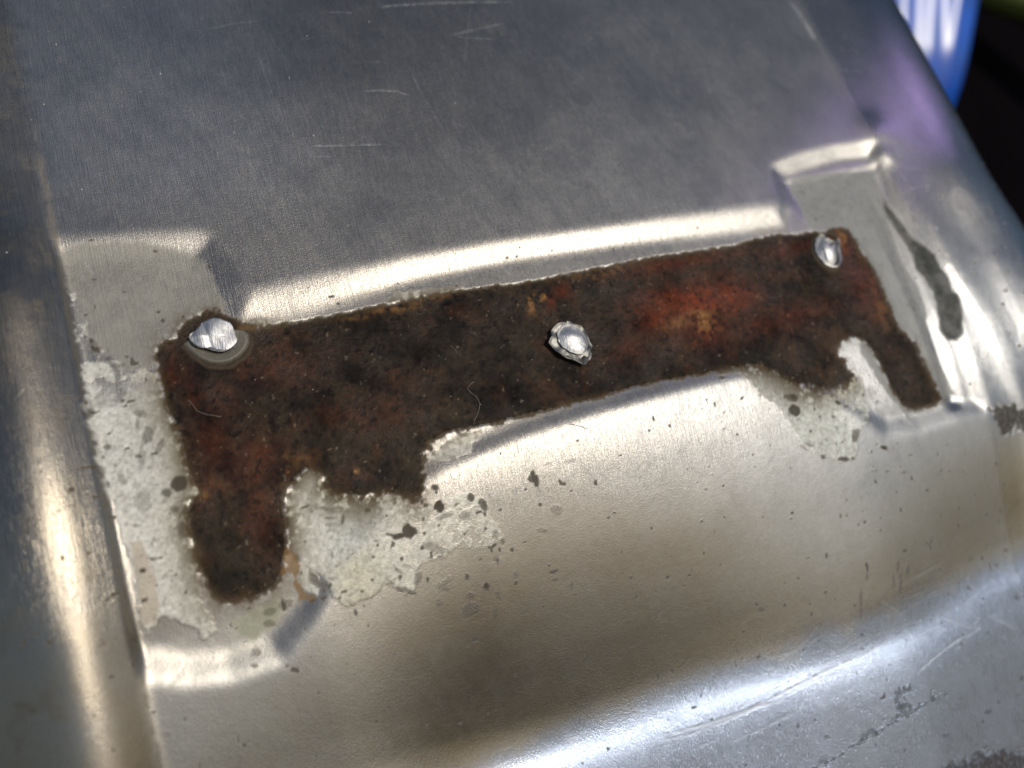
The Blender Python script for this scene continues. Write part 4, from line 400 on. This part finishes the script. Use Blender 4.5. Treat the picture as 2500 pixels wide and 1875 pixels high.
# scratches cut with a raised burr
for pts, wd, dp in SCR:
    P = np.array(pts)
    R = wd * 4
    i0, i1 = np.searchsorted(US, [P[:, 0].min() - R, P[:, 0].max() + R]); j0, j1 = np.searchsorted(VS, [P[:, 1].min() - R, P[:, 1].max() + R])
    if i1 <= i0 or j1 <= j0: continue
    s_ = (slice(j0, j1), slice(i0, i1))
    d = np.full(U[s_].shape, 9.0); tt = np.zeros(U[s_].shape)
    n = len(P) - 1
    for i in range(n):
        a, b = P[i], P[i + 1]
        e = b - a
        L = e @ e + 1e-12
        t = np.clip(((U[s_] - a[0]) * e[0] + (V[s_] - a[1]) * e[1]) / L, 0, 1)
        q = np.hypot(U[s_] - a[0] - t * e[0], V[s_] - a[1] - t * e[1])
        m = q < d
        d = np.where(m, q, d); tt = np.where(m, (i + t) / n, tt)
    k = np.exp(-(d / wd) ** 2) * ss(0, 0.15, tt) * ss(1, 0.8, tt) * (0.75 + 0.5 * n_sp[s_]) * dp * (1 - rust[s_])
    k = np.clip(k, 0, 1.5)
    H[s_] -= 0.0022 * k * min(1, wd / 0.012)
    col[s_] = lerp(col[s_], (0.62, 0.64, 0.68), np.clip(k * 0.36, 0, 1))
    metal[s_] = np.where(k > 0.3, np.maximum(metal[s_], 0.6), metal[s_])
    rough[s_] = lerp(rough[s_], 0.5, np.clip(k, 0, 1))

# ---------------- the panel: one surface, cut into its pressed parts
GU, GV = np.gradient(H, STEP, axis=1), np.gradient(H, STEP, axis=0)
NRM = np.stack([-GU, -GV, np.ones_like(H)], -1)
NRM /= np.linalg.norm(NRM, axis=-1, keepdims=True)
part = np.zeros((NV - 1, NU - 1), np.int8)
uc, vc = U[:-1, :-1] + STEP / 2, V[:-1, :-1] + STEP / 2
part[(uc < -0.84)] = 1
part[(uc > 11.17)] = 2
part[(V[:-1, :-1] < -3.0) & (part == 0) & (S['rust'][:-1, :-1] < 0) & (sdf(uc, vc, POCKET, 0.3) < 0)] = 3
part[rsd[:-1, :-1] > 0] = 4

def mat_nodes(name):
    m = bpy.data.materials.new(name)
    m.use_nodes = True
    t = m.node_tree
    return m, t, t.nodes, t.links, t.nodes['Principled BSDF']

def panel_material():
    m, t, N, L, P = mat_nodes('weathered_metal')
    a = N.new('ShaderNodeAttribute'); a.attribute_name = 'col'
    s = N.new('ShaderNodeAttribute'); s.attribute_name = 'surf'
    sp = N.new('ShaderNodeSeparateColor'); L.new(s.outputs['Color'], sp.inputs[0])
    tc = N.new('ShaderNodeTexCoord')
    def noise(scale, det=3, rough_=0.6, vec=None):
        n = N.new('ShaderNodeTexNoise'); n.inputs['Scale'].default_value = scale
        n.inputs['Detail'].default_value = det; n.inputs['Roughness'].default_value = rough_
        L.new(vec or tc.outputs['Object'], n.inputs['Vector']); return n
    def math_(op, a_, b_):
        n = N.new('ShaderNodeMath'); n.operation = op
        for i, x in enumerate((a_, b_)):
            if isinstance(x, (int, float)): n.inputs[i].default_value = x
            else: L.new(x, n.inputs[i])
        return n.outputs[0]
    mp = N.new('ShaderNodeMapping'); mp.vector_type = 'POINT'
    mp.inputs['Rotation'].default_value = (0, 0, rad(20)); mp.inputs['Scale'].default_value = (85, 3.0, 10)
    L.new(tc.outputs['Object'], mp.inputs[0])
    g1 = noise(42, 3, 0.7)
    g2 = noise(1.0, 3, 0.6, mp.outputs[0])
    g3 = noise(110, 1)
    # colour: fine value jitter
    jit = math_('ADD', math_('MULTIPLY', math_('SUBTRACT', g1.outputs[0], 0.5), 0.35), 1.0)
    jit = math_('ADD', jit, math_('MULTIPLY', math_('SUBTRACT', g2.outputs[0], 0.5), math_('MULTIPLY', a.outputs['Alpha'], 0.55)))
    vm = N.new('ShaderNodeVectorMath'); vm.operation = 'SCALE'
    L.new(a.outputs['Color'], vm.inputs[0]); L.new(jit, vm.inputs['Scale'])
    L.new(vm.outputs[0], P.inputs['Base Color'])
    L.new(sp.outputs[0], P.inputs['Metallic'])
    r = math_('ADD', sp.outputs[1], math_('MULTIPLY', math_('SUBTRACT', g2.outputs[0], 0.5), 0.10))
    L.new(r, P.inputs['Roughness'])
    L.new(s.outputs['Alpha'], P.inputs['Specular IOR Level'])
    # height: grain + brushed lines
    gh = math_('MULTIPLY', g1.outputs[0], math_('MULTIPLY', sp.outputs[2], 0.013))
    gx = math_('MULTIPLY', g3.outputs[0], math_('MULTIPLY', sp.outputs[2], 0.009))
    bh = math_('MULTIPLY', g2.outputs[0], math_('MULTIPLY', a.outputs['Alpha'], 0.0040))
    hh = math_('ADD', math_('ADD', gh, gx), bh)
    b = N.new('ShaderNodeBump'); b.inputs['Strength'].default_value = 1.0; b.inputs['Distance'].default_value = 1.0
    L.new(hh, b.inputs['Height']); L.new(b.outputs[0], P.inputs['Normal'])
    return m
MP = panel_material()

def tag(o, label=None, cat=None, group=None, kind=None):
    for k, x in (('label', label), ('category', cat), ('group', group), ('kind', kind)):
        if x: o[k] = x
    return o

def empty(name, loc=(0, 0, 0)):
    o = bpy.data.objects.new(name, None)
    o.empty_display_size = 0.5
    C.collection.objects.link(o)
    o.matrix_world = M @ Matrix.Translation(loc)
    return o

def mesh_obj(name, verts, faces, mat, parent=None, smooth=True, loc=None):
    me = bpy.data.meshes.new(name)
    me.from_pydata([tuple(map(float, p)) for p in verts], [], [tuple(f) for f in faces])
    me.polygons.foreach_set('use_smooth', [smooth] * len(me.polygons))
    me.materials.append(mat)
    me.update()
    o = bpy.data.objects.new(name, me)
    C.collection.objects.link(o)
    if parent: o.parent = parent
    else: o.matrix_world = M
    if loc is not None:
        if parent: o.location = loc
        else: o.matrix_world = M @ Matrix.Translation(loc)
    return o

panel = empty('metal_panel')
tag(panel, 'bare scuffed grey metal panel with a rusted bracket-shaped recess and pale corrosion', 'metal panel')
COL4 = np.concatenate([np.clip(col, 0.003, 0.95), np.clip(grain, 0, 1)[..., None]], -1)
SURF = np.stack([np.clip(metal, 0, 1), np.clip(rough, 0.15, 0.95), np.clip(bump, 0, 4) / 4, np.clip(0.5 - (0.24 + 0.12 * n_md) * rust - 0.2 * spots, 0.1, 1)], -1)
vid = np.arange(NU * NV).reshape(NV, NU)
XYZ = np.stack([U, V, H], -1).reshape(-1, 3)
def panel_part(name, k, label=None):
    j, i = np.nonzero(part == k)
    q = np.stack([vid[j, i], vid[j, i + 1], vid[j + 1, i + 1], vid[j + 1, i]], 1)
    used = np.unique(q)
    remap = np.empty(NU * NV, np.int32); remap[used] = np.arange(len(used), dtype=np.int32)
    q = remap[q]
    me = bpy.data.meshes.new(name)
    me.vertices.add(len(used)); me.vertices.foreach_set('co', XYZ[used].astype(np.float32).ravel())
    me.loops.add(q.size); me.loops.foreach_set('vertex_index', q.astype(np.int32).ravel())
    me.polygons.add(len(q)); me.polygons.foreach_set('loop_start', np.arange(0, q.size, 4, dtype=np.int32))
    me.update(calc_edges=True)
    me.polygons.foreach_set('use_smooth', np.ones(len(q), bool))
    for nm, A in (('col', COL4), ('surf', SURF)):
        at = me.attributes.new(nm, 'FLOAT_COLOR', 'POINT')
        at.data.foreach_set('color', A.reshape(-1, 4)[used].astype(np.float32).ravel())
    me.normals_split_custom_set_from_vertices(NRM.reshape(-1, 3)[used].astype(np.float32))
    me.materials.append(MP)
    o = bpy.data.objects.new(name, me)
    C.collection.objects.link(o)
    o.parent = panel
    if label: o['label'] = label
    return o
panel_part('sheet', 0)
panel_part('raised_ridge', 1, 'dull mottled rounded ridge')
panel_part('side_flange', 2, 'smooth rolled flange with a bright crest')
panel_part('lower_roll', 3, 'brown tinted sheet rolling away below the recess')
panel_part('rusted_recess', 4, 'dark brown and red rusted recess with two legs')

# the sheet carries on around the traced field; there a coarser mesh is enough
us2, vs2 = np.arange(-9.0, 14.31, 0.09), np.arange(-12.0, 9.6, 0.09)
H2 = macro(us2, vs2)
U2, V2 = np.meshgrid(us2, vs2)
keep = ~((U2[:-1, :-1] > US[0] - 0.0) & (U2[1:, 1:] < US[-1]) & (V2[:-1, :-1] > VS[0] - 0.0) & (V2[1:, 1:] < VS[-1]))
vid2 = np.arange(U2.size).reshape(U2.shape)
j, i = np.nonzero(keep)
fq = np.stack([vid2[j, i], vid2[j, i + 1], vid2[j + 1, i + 1], vid2[j + 1, i]], 1)
u0_, u1_, v0_, v1_ = US[0], US[-1], VS[0], VS[-1]
inner = (U2 > u0_) & (U2 < u1_) & (V2 > v0_) & (V2 < v1_)
dd = np.stack([U2 - u0_, u1_ - U2, V2 - v0_, v1_ - V2])
nb = np.where(inner, dd.argmin(0), -1)                  # pull overlapping vertices back to the fine mesh's border
U2 = np.where(nb == 0, u0_, np.where(nb == 1, u1_, U2)); V2 = np.where(nb == 2, v0_, np.where(nb == 3, v1_, V2))
ii = np.clip(np.rint((U2 - u0_) / STEP).astype(int), 0, NU - 1); jj = np.clip(np.rint((V2 - v0_) / STEP).astype(int), 0, NV - 1)
H2 = np.where(nb >= 0, H[jj, ii], H2)
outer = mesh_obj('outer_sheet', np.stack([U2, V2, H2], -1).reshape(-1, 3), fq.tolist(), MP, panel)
dm = np.where(nb >= 0, 0, dk[jj, ii])[..., None]
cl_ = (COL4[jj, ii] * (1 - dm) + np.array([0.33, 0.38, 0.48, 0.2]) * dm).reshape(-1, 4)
sf_ = (SURF[jj, ii] * (1 - dm) + np.array([1.0, 0.33, 0.25, 0.5]) * dm).reshape(-1, 4)
for nm, val in (('col', cl_), ('surf', sf_)):
    at = outer.data.attributes.new(nm, 'FLOAT_COLOR', 'POINT')
    at.data.foreach_set('color', val.astype(np.float32).ravel())

# ---------------- rivets
def rivet_material(name, c, rg, bumpd=0.0012, metal_=1.0):
    m, t, N, L, P = mat_nodes(name)
    tc = N.new('ShaderNodeTexCoord')
    n = N.new('ShaderNodeTexNoise'); n.inputs['Scale'].default_value = 16; n.inputs['Detail'].default_value = 5
    mp = N.new('ShaderNodeMapping'); mp.inputs['Scale'].default_value = (4.0, 0.9, 1); mp.inputs['Rotation'].default_value = (0, 0, rad(25))
    L.new(tc.outputs['Object'], mp.inputs[0]); L.new(mp.outputs[0], n.inputs['Vector'])
    cr = N.new('ShaderNodeValToRGB')
    cr.color_ramp.elements[0].position = 0.3; cr.color_ramp.elements[0].color = (*[x * 0.72 for x in c], 1)
    cr.color_ramp.elements[1].position = 0.7; cr.color_ramp.elements[1].color = (*c, 1)
    L.new(n.outputs[0], cr.inputs[0]); L.new(cr.outputs[0], P.inputs['Base Color'])
    P.inputs['Metallic'].default_value = metal_
    P.inputs['Roughness'].default_value = rg
    b = N.new('ShaderNodeBump'); b.inputs['Distance'].default_value = bumpd * 4; b.inputs['Strength'].default_value = 0.6
    L.new(n.outputs[0], b.inputs['Height']); L.new(b.outputs[0], P.inputs['Normal'])
    return m
M_RIV = rivet_material('bright_aluminium', (0.80, 0.80, 0.82), 0.47, 0.0022)
M_RIVD = rivet_material('dull_aluminium', (0.45, 0.44, 0.42), 0.5)
M_WASH = rivet_material('stained_washer', (0.10, 0.07, 0.045), 0.7, 0.004, 0.3)
M_WASHL = rivet_material('grey_washer', (0.27, 0.25, 0.21), 0.6, 0.002, 0.4)

def resample(poly, n):
    P = np.array(poly, float)
    Q = np.vstack([P, P[:1]])
    s = np.concatenate([[0], np.cumsum(np.hypot(*(np.diff(Q, axis=0).T)))])
    t = np.linspace(0, s[-1], n, endpoint=False)
    return np.stack([np.interp(t, s, Q[:, 0]), np.interp(t, s, Q[:, 1])], 1)

def disc(name, poly, z0, prof, topf, mat, parent, n=96, rings=14, under=0.82):
    """solid head: outline poly (panel cm), wall from z0 up, top displaced by topf(u,v,r)"""
    O = resample(poly, n)
    c = O.mean(0)
    vs, fs = [], []
    loops = [(under, z0), (under, z0 + prof * 0.35), (0.99, z0 + prof * 0.62), (1.0, z0 + prof * 0.8)]
    for k, z in loops:
        q = c + (O - c) * k
        vs += [(a, b, z) for a, b in q]
    rr = [0.985, 0.95, 0.9] + list(np.linspace(0.84, 0.06, rings))
    for r in rr:
        q = c + (O - c) * r
        for a, b in q:
            vs.append((a, b, z0 + prof * (0.93 if r > 0.97 else 1.0) + topf(a - c[0], b - c[1], r)))
    nl = len(loops) + len(rr)
    for l in range(nl - 1):
        for i in range(n):
            fs.append((l * n + i, l * n + (i + 1) % n, (l + 1) * n + (i + 1) % n, (l + 1) * n + i))
    fs.append(tuple((nl - 1) * n + i for i in range(n)))
    vs = [(a - c[0], b - c[1], z) for a, b, z in vs]
    return mesh_obj(name, vs, fs, mat, parent), c

def wash(name, poly, z0, z1, hole, mat, parent, c0, wob=0.006, n=110):
    O = resample(poly, n)
    c = O.mean(0)
    rs = [(1.10, z0 - 0.03), (1.04, z0), (1.0, z0 + (z1 - z0) * .55), (0.96, z1), (0.90, z1 + 0.004), (0.84, z1), (0.78, z1 - 0.004), (0.70, z1 - 0.006), (hole, z1 - 0.03)]
    rn = random.Random(len(name) + n)
    ph = [rn.uniform(0, 6.28) for _ in range(9)]
    vs, fs = [], []
    for l, (r, z) in enumerate(rs):
        for i, (a, b) in enumerate(O):
            th = i / n * 2 * math.pi
            d = sum(math.sin(th * (k + 3) + ph[k] + 0.4 * l) for k in range(9)) / 9
            q = r * (1 + wob * 3 * d * (l < 4))
            vs.append((c[0] + (a - c[0]) * q - c0[0], c[1] + (b - c[1]) * q - c0[1], z + wob * d * 0.8))
    for l in range(len(rs) - 1):
        for i in range(n):
            fs.append((l * n + i, l * n + (i + 1) % n, (l + 1) * n + (i + 1) % n, (l + 1) * n + i))
    return mesh_obj(name, vs, fs, mat, parent)

def base_z(p, f=H):
    i = int((p[0] - US[0]) / STEP); j = int((p[1] - VS[0]) / STEP)
    return float(f[j, i])

def rivet(key, name, label, ring=None):
    c = np.mean(resample(RIV[key], 96), 0)
    e = bpy.data.objects.new(name, None); e.empty_display_size = 0.2
    C.collection.objects.link(e); e.parent = panel
    e.location = (c[0], c[1], base_z(c))
    e['label'] = label
    return e, c

e1, c1 = rivet('rv1', 'rivet', 'sheared shiny rivet on a stained washer')
def top1(x, y, r):
    h = -0.012 * r ** 2 + 0.05 * y
    h -= 0.20 * max(0, y - 0.0 + 0.12 * x)                        # upper facet leans back
    h += 0.22 * max(0, y + 0.02) + 0.17 * min(y + 0.02, 0) * 0.4
    h += 0.10 * min(0, x + 0.10) - 0.012 * math.exp(-((x + 0.085 + 0.1 * y) / 0.03) ** 2)
    h += 0.004 * math.sin(31 * x + 9 * y) + 0.004 * math.sin(17 * y - 12 * x)
    return h
disc('head', RIV['rv1'], 0.045, 0.055, top1, M_RIV, e1, under=0.78)
wash('washer', RIV['rv1ring'], 0.0, 0.03, 0.4, M_WASHL, e1, c1)
wo = [[c1[0] + (p[0] - c1[0]) * 1.16 + 0.005, c1[1] + (p[1] - c1[1]) * 1.18 - 0.02] for p in RIV['rv1ring']]
wash('stained_collar', wo, -0.02, 0.004, 0.7, M_WASH, e1, c1, 0.018)

e2, c2 = rivet('rv2', 'rivet', 'flattened shiny rivet with a ragged rim')
def top2(x, y, r):
    return 0.012 * math.sin(7 * math.atan2(y, x) + 1) * r + 0.05 * y - 0.03 * x + (0.015 if r > 0.9 else 0.0) - 0.01 * (1 - r)
disc('rim', RIV['rv2'], 0.05, 0.028, top2, M_RIVD, e2, under=0.72)
ci = np.mean(resample(RIV['rv2in'], 96), 0)
def top2i(x, y, r):
    return -0.045 * r ** 2 + 0.06 * y + 0.05 * max(0, x) * -1 * 0 + 0.006 * math.sin(30 * y + 6 * x) * (1 - r) + 0.10 * min(0, x + 0.03) * 1.0
o, _ = disc('head', RIV['rv2in'], 0.075, 0.055, top2i, M_RIV, e2, under=0.95)
o.location = (ci[0] - c2[0], ci[1] - c2[1], 0)

e3, c3 = rivet('rv3', 'rivet', 'heart-shaped shiny rivet stub in a dark ring')
def top3(x, y, r):
    return -0.10 * r ** 2 + 0.05 * y + 0.10 * x * (x < -0.1)
disc('head', RIV['rv3'], 0.02, 0.06, top3, M_RIV, e3, under=0.9)
wash('washer', RIV['rv3ring'], -0.01, 0.022, 0.82, M_WASH, e3, c3, 0.002)

# ---------------- lint fibres and dust lying on the panel
def simple_mat(name, c, rg=0.6, metal_=0.0, **kw):
    m, t, N, L, P = mat_nodes(name)
    tc = N.new('ShaderNodeTexCoord')
    n = N.new('ShaderNodeTexNoise'); n.inputs['Scale'].default_value = kw.get('scale', 8); n.inputs['Detail'].default_value = 4
    L.new(tc.outputs['Object'], n.inputs['Vector'])
    cr = N.new('ShaderNodeValToRGB')
    cr.color_ramp.elements[0].position = 0.35; cr.color_ramp.elements[0].color = (*[x * 0.7 for x in c], 1)
    cr.color_ramp.elements[1].position = 0.65; cr.color_ramp.elements[1].color = (*c, 1)
    L.new(n.outputs[0], cr.inputs[0]); L.new(cr.outputs[0], P.inputs['Base Color'])
    P.inputs['Roughness'].default_value = rg; P.inputs['Metallic'].default_value = metal_
    P.inputs['Specular IOR Level'].default_value = kw.get('spec', 0.5)
    if 'coat' in kw: P.inputs['Coat Weight'].default_value = kw['coat']; P.inputs['Coat Roughness'].default_value = 0.26
    return m
M_LINT = simple_mat('pale_lint', (0.48, 0.42, 0.35))
M_DUST = simple_mat('pale_dust', (0.8, 0.8, 0.78))

def fibre(key, label, rad_=0.0035):
    P = np.array(FIB[key])
    t = np.arange(len(P)); tt = np.linspace(0, len(P) - 1, 8 * len(P))
    try: k = np.polyfit(t, P, min(4, len(P) - 1)); Q = sum(k[i][None] * tt[:, None] ** (len(k) - 1 - i) for i in range(len(k)))
    except Exception: Q = P
    c = Q[0]
    vs, fs = [], []
    for i, p in enumerate(Q):
        z = base_z(p) + 0.012 + 0.008 * math.sin(i * 0.5)
        d = Q[min(i + 1, len(Q) - 1)] - Q[max(i - 1, 0)]; d /= np.linalg.norm(d) + 1e-9
        for a in range(6):
            an = a / 6 * 2 * math.pi
            vs.append((p[0] - d[1] * math.cos(an) * rad_ - c[0], p[1] + d[0] * math.cos(an) * rad_ - c[1], z + math.sin(an) * rad_))
    for i in range(len(Q) - 1):
        for a in range(6):
            fs.append((i * 6 + a, i * 6 + (a + 1) % 6, (i + 1) * 6 + (a + 1) % 6, (i + 1) * 6 + a))
    o = mesh_obj('lint_fibre', vs, fs, M_LINT, loc=(c[0], c[1], 0))
    tag(o, label, 'fibre', 'lint fibres lying on the panel')
fibre('f1', 'long thin wavy hair on the rust left of the middle rivet', 0.0024)
fibre('f2', 'short curved fibre on the bare sheet above the left pad', 0.0028)
fibre('f3', 'small v-shaped fibre on the upper sheet, right of the short curved one', 0.0028)
fibre('f4', 'pale fibre stuck to the rust below the left rivet', 0.0024)
fibre('f5', 'short white fibre on the lip just below the rust edge', 0.003)
fibre('f6', 'tiny kinked fibre above the hair, near the rust centre', 0.002)

rn = random.Random(9)
vs, fs = [], []
for i in range(330):
    if i < 130: u, v, s = rn.uniform(-1.5, 10.5), rn.uniform(0.6, 4.9), rn.choice((0.004, 0.005, 0.006, 0.012))
    elif i < 230: u, v, s = rn.uniform(0.3, 9.5), rn.uniform(-2.0, 0.0), rn.uniform(0.003, 0.006)
    else: u, v, s = rn.uniform(-2, 11), rn.uniform(-6.5, -2.5), rn.uniform(0.002, 0.005)
    z = base_z((u, v)) + s * 0.3
    k = len(vs)
    for dx, dy, dz in ((1, 0, 0), (-1, 0, 0), (0, 1, 0), (0, -1, 0), (0, 0, 1), (0, 0, -1)):
        j = rn.uniform(0.6, 1.3) * s
        vs.append((u + dx * j, v + dy * j, z + dz * j * 0.7))
    for a, b, c_ in ((0, 2, 4), (2, 1, 4), (1, 3, 4), (3, 0, 4), (2, 0, 5), (1, 2, 5), (3, 1, 5), (0, 3, 5)):
        fs.append((k + a, k + b, k + c_))
o = mesh_obj('dust', vs, fs, M_DUST, smooth=False)
tag(o, 'pale dust grains scattered over the metal and the rust', 'dust', kind='stuff')

# ---------------- out-of-focus background beyond the flange
CXv, CYv, CZv = Vector(CX), Vector(CY), Vector(CZ)
M_GROUND = simple_mat('dark_ground', (0.0035, 0.0022, 0.0035), 0.9, scale=0.4, spec=0.05)
Gs = 260
o = mesh_obj('ground', [(-Gs, -Gs, -16), (Gs, -Gs, -16), (Gs, Gs, -16), (-Gs, Gs, -16)], [(0, 1, 2, 3)], M_GROUND)
tag(o, 'near-black ground beyond the panel', kind='structure')

# folded sheet of glossy blue plastic, hanging beside the flange
M_BLUE = simple_mat('glossy_blue_plastic', (0.002, 0.14, 0.85), 0.34, coat=0.6, spec=0.5, scale=0.6)
P0 = Vector((28.7, 11.4, -8.6))
nx = Vector((-0.264, -0.31, 0.914)).normalized()
ax_x = (CXv - nx * CXv.dot(nx)).normalized(); ax_y = nx.cross(ax_x)
SC_ = 1.36
vs, fs = [], []
W_, H_ = 60, 90
for j in range(H_ + 1):
    for i in range(W_ + 1):
        a = -7.0 + 7.0 * i / W_; b = -6 + 13.0 * j / H_
        fold = 0.038 * math.sin(a * 2.3 + 0.8 + 0.5 * math.sin(b * 0.5) + 0.35 * b) + 0.02 * math.sin(a * 8.1 + b * 0.9) - 0.35 * math.exp(-(a / 0.4) ** 2)
        p = ax_x * (a + 0.17 * b) + ax_y * b + nx * (fold - 0.16 * max(0, -0.9 - b) ** 2)
        vs.append(tuple(p * SC_))
for j in range(H_):
    for i in range(W_):
        k = j * (W_ + 1) + i
        fs.append((k, k + 1, k + W_ + 2, k + W_ + 1))
bo = mesh_obj('plastic_sheet', vs, fs, M_BLUE, loc=P0)
md = bo.modifiers.new('thickness', 'SOLIDIFY'); md.thickness = 0.12
tag(bo, 'blurred glossy blue plastic with white glare beyond the flange', 'plastic sheet')

# added violet foil, out of frame, angled so the flange reflects violet light
M_VIO = simple_mat('violet_mirror_foil', (0.42, 0.28, 1.0), 0.19, 1.0, scale=0.6)
c0 = Vector((26.4, 9.3, 11.0))
n0 = Vector((-0.55, -0.64, 0.535)).normalized()
a0 = n0.cross(Vector((0, 0, 1))).normalized(); b0 = n0.cross(a0).normalized()
vs, fs = [], []
for j in range(17):
    for i in range(17):
        a = (i - 8) * 0.17; b = (j - 8) * 0.20
        vs.append(tuple(c0 + a0 * a + b0 * b + n0 * (0.03 * a * a + 0.02 * math.sin(a * 2 + b)) - P0))
for j in range(16):
    for i in range(16):
        k = j * 17 + i
        fs.append((k, k + 1, k + 18, k + 17))
ln = mesh_obj('added_violet_foil', vs, fs, M_VIO, bo)
ln['label'] = 'shiny violet foil added out of frame for the flange to mirror'

# a dull yellow hose and a dim red reflector far behind, only blurs in the picture
M_HOSE = simple_mat('dull_yellow_rubber', (0.26, 0.30, 0.07), 0.6, scale=0.5)
M_RED = simple_mat('dim_red_plastic', (0.035, 0.003, 0.009), 0.4, scale=0.5, spec=0.2)
M_NAVY = simple_mat('dark_navy_cloth', (0.004, 0.005, 0.016), 0.9, scale=0.3, spec=0.05)
def at_px(x, y, d):
    v = (CXv * ((x - 1250) / 2243.8) - CYv * ((y - 937.5) / 2243.8) - CZv).normalized()
    return CAM + v * d
hp = [at_px(2360, -62, 50), at_px(2440, -22, 50), at_px(2520, 4, 50), at_px(2640, 44, 50), at_px(2800, 70, 50)]
cc = hp[0].copy()
vs, fs = [], []
n = 40
for i in range(n + 1):
    t = i / n * (len(hp) - 1); k = min(int(t), len(hp) - 2); f = t - k
    p = hp[k].lerp(hp[k + 1], f)
    d = (hp[k + 1] - hp[k]).normalized(); e = d.cross(CZv).normalized(); g = e.cross(d)
    for q in range(14):
        an = q / 14 * 2 * math.pi; rr = 0.95 + 0.04 * math.sin(i * 2.2)
        vs.append(tuple(p + (e * math.cos(an) + g * math.sin(an)) * rr - cc))
for i in range(n):
    for q in range(14):
        fs.append((i * 14 + q, i * 14 + (q + 1) % 14, (i + 1) * 14 + (q + 1) % 14, (i + 1) * 14 + q))
o = mesh_obj('rubber_hose', vs, fs, M_HOSE, loc=cc)
tag(o, 'blurred yellow-green hose in the top right corner', 'hose')
rp = at_px(2472, 222, 52)
vs, fs = [], []
prof = [(1.0, -0.5), (1.05, 0.0), (0.98, 0.25), (0.85, 0.3), (0.7, 0.42), (0.45, 0.5), (0.2, 0.54), (0.02, 0.55)]
for rr, z in prof:
    for q in range(28):
        an = q / 28 * 2 * math.pi
        vs.append(tuple(CXv * (rr * 0.75 * math.cos(an)) + CYv * (rr * 0.75 * math.sin(an)) + CZv * z))
for l in range(len(prof) - 1):
    for q in range(28):
        fs.append((l * 28 + q, l * 28 + (q + 1) % 28, (l + 1) * 28 + (q + 1) % 28, (l + 1) * 28 + q))
o = mesh_obj('reflector', vs, fs, M_RED, loc=rp)
tag(o, 'dim round red reflector blurred in the dark behind the flange', 'reflector')
np0 = at_px(2490, 330, 56)
vs, fs = [], []
for j in range(15):
    for i in range(15):
        a = (i - 5) * 0.55; b = (j - 9) * 0.6
        vs.append(tuple(CXv * a + CYv * b + CZv * (0.3 * math.sin(a * 1.7) + 0.2 * math.sin(b * 1.3 + a))))
for j in range(14):
    for i in range(14):
        k = j * 15 + i
        fs.append((k, k + 1, k + 16, k + 15))
o = mesh_obj('dark_cloth', vs, fs, M_NAVY, loc=np0)
md = o.modifiers.new('thickness', 'SOLIDIFY'); md.thickness = 0.1
tag(o, 'dark navy cloth blurred at the right edge', 'cloth')
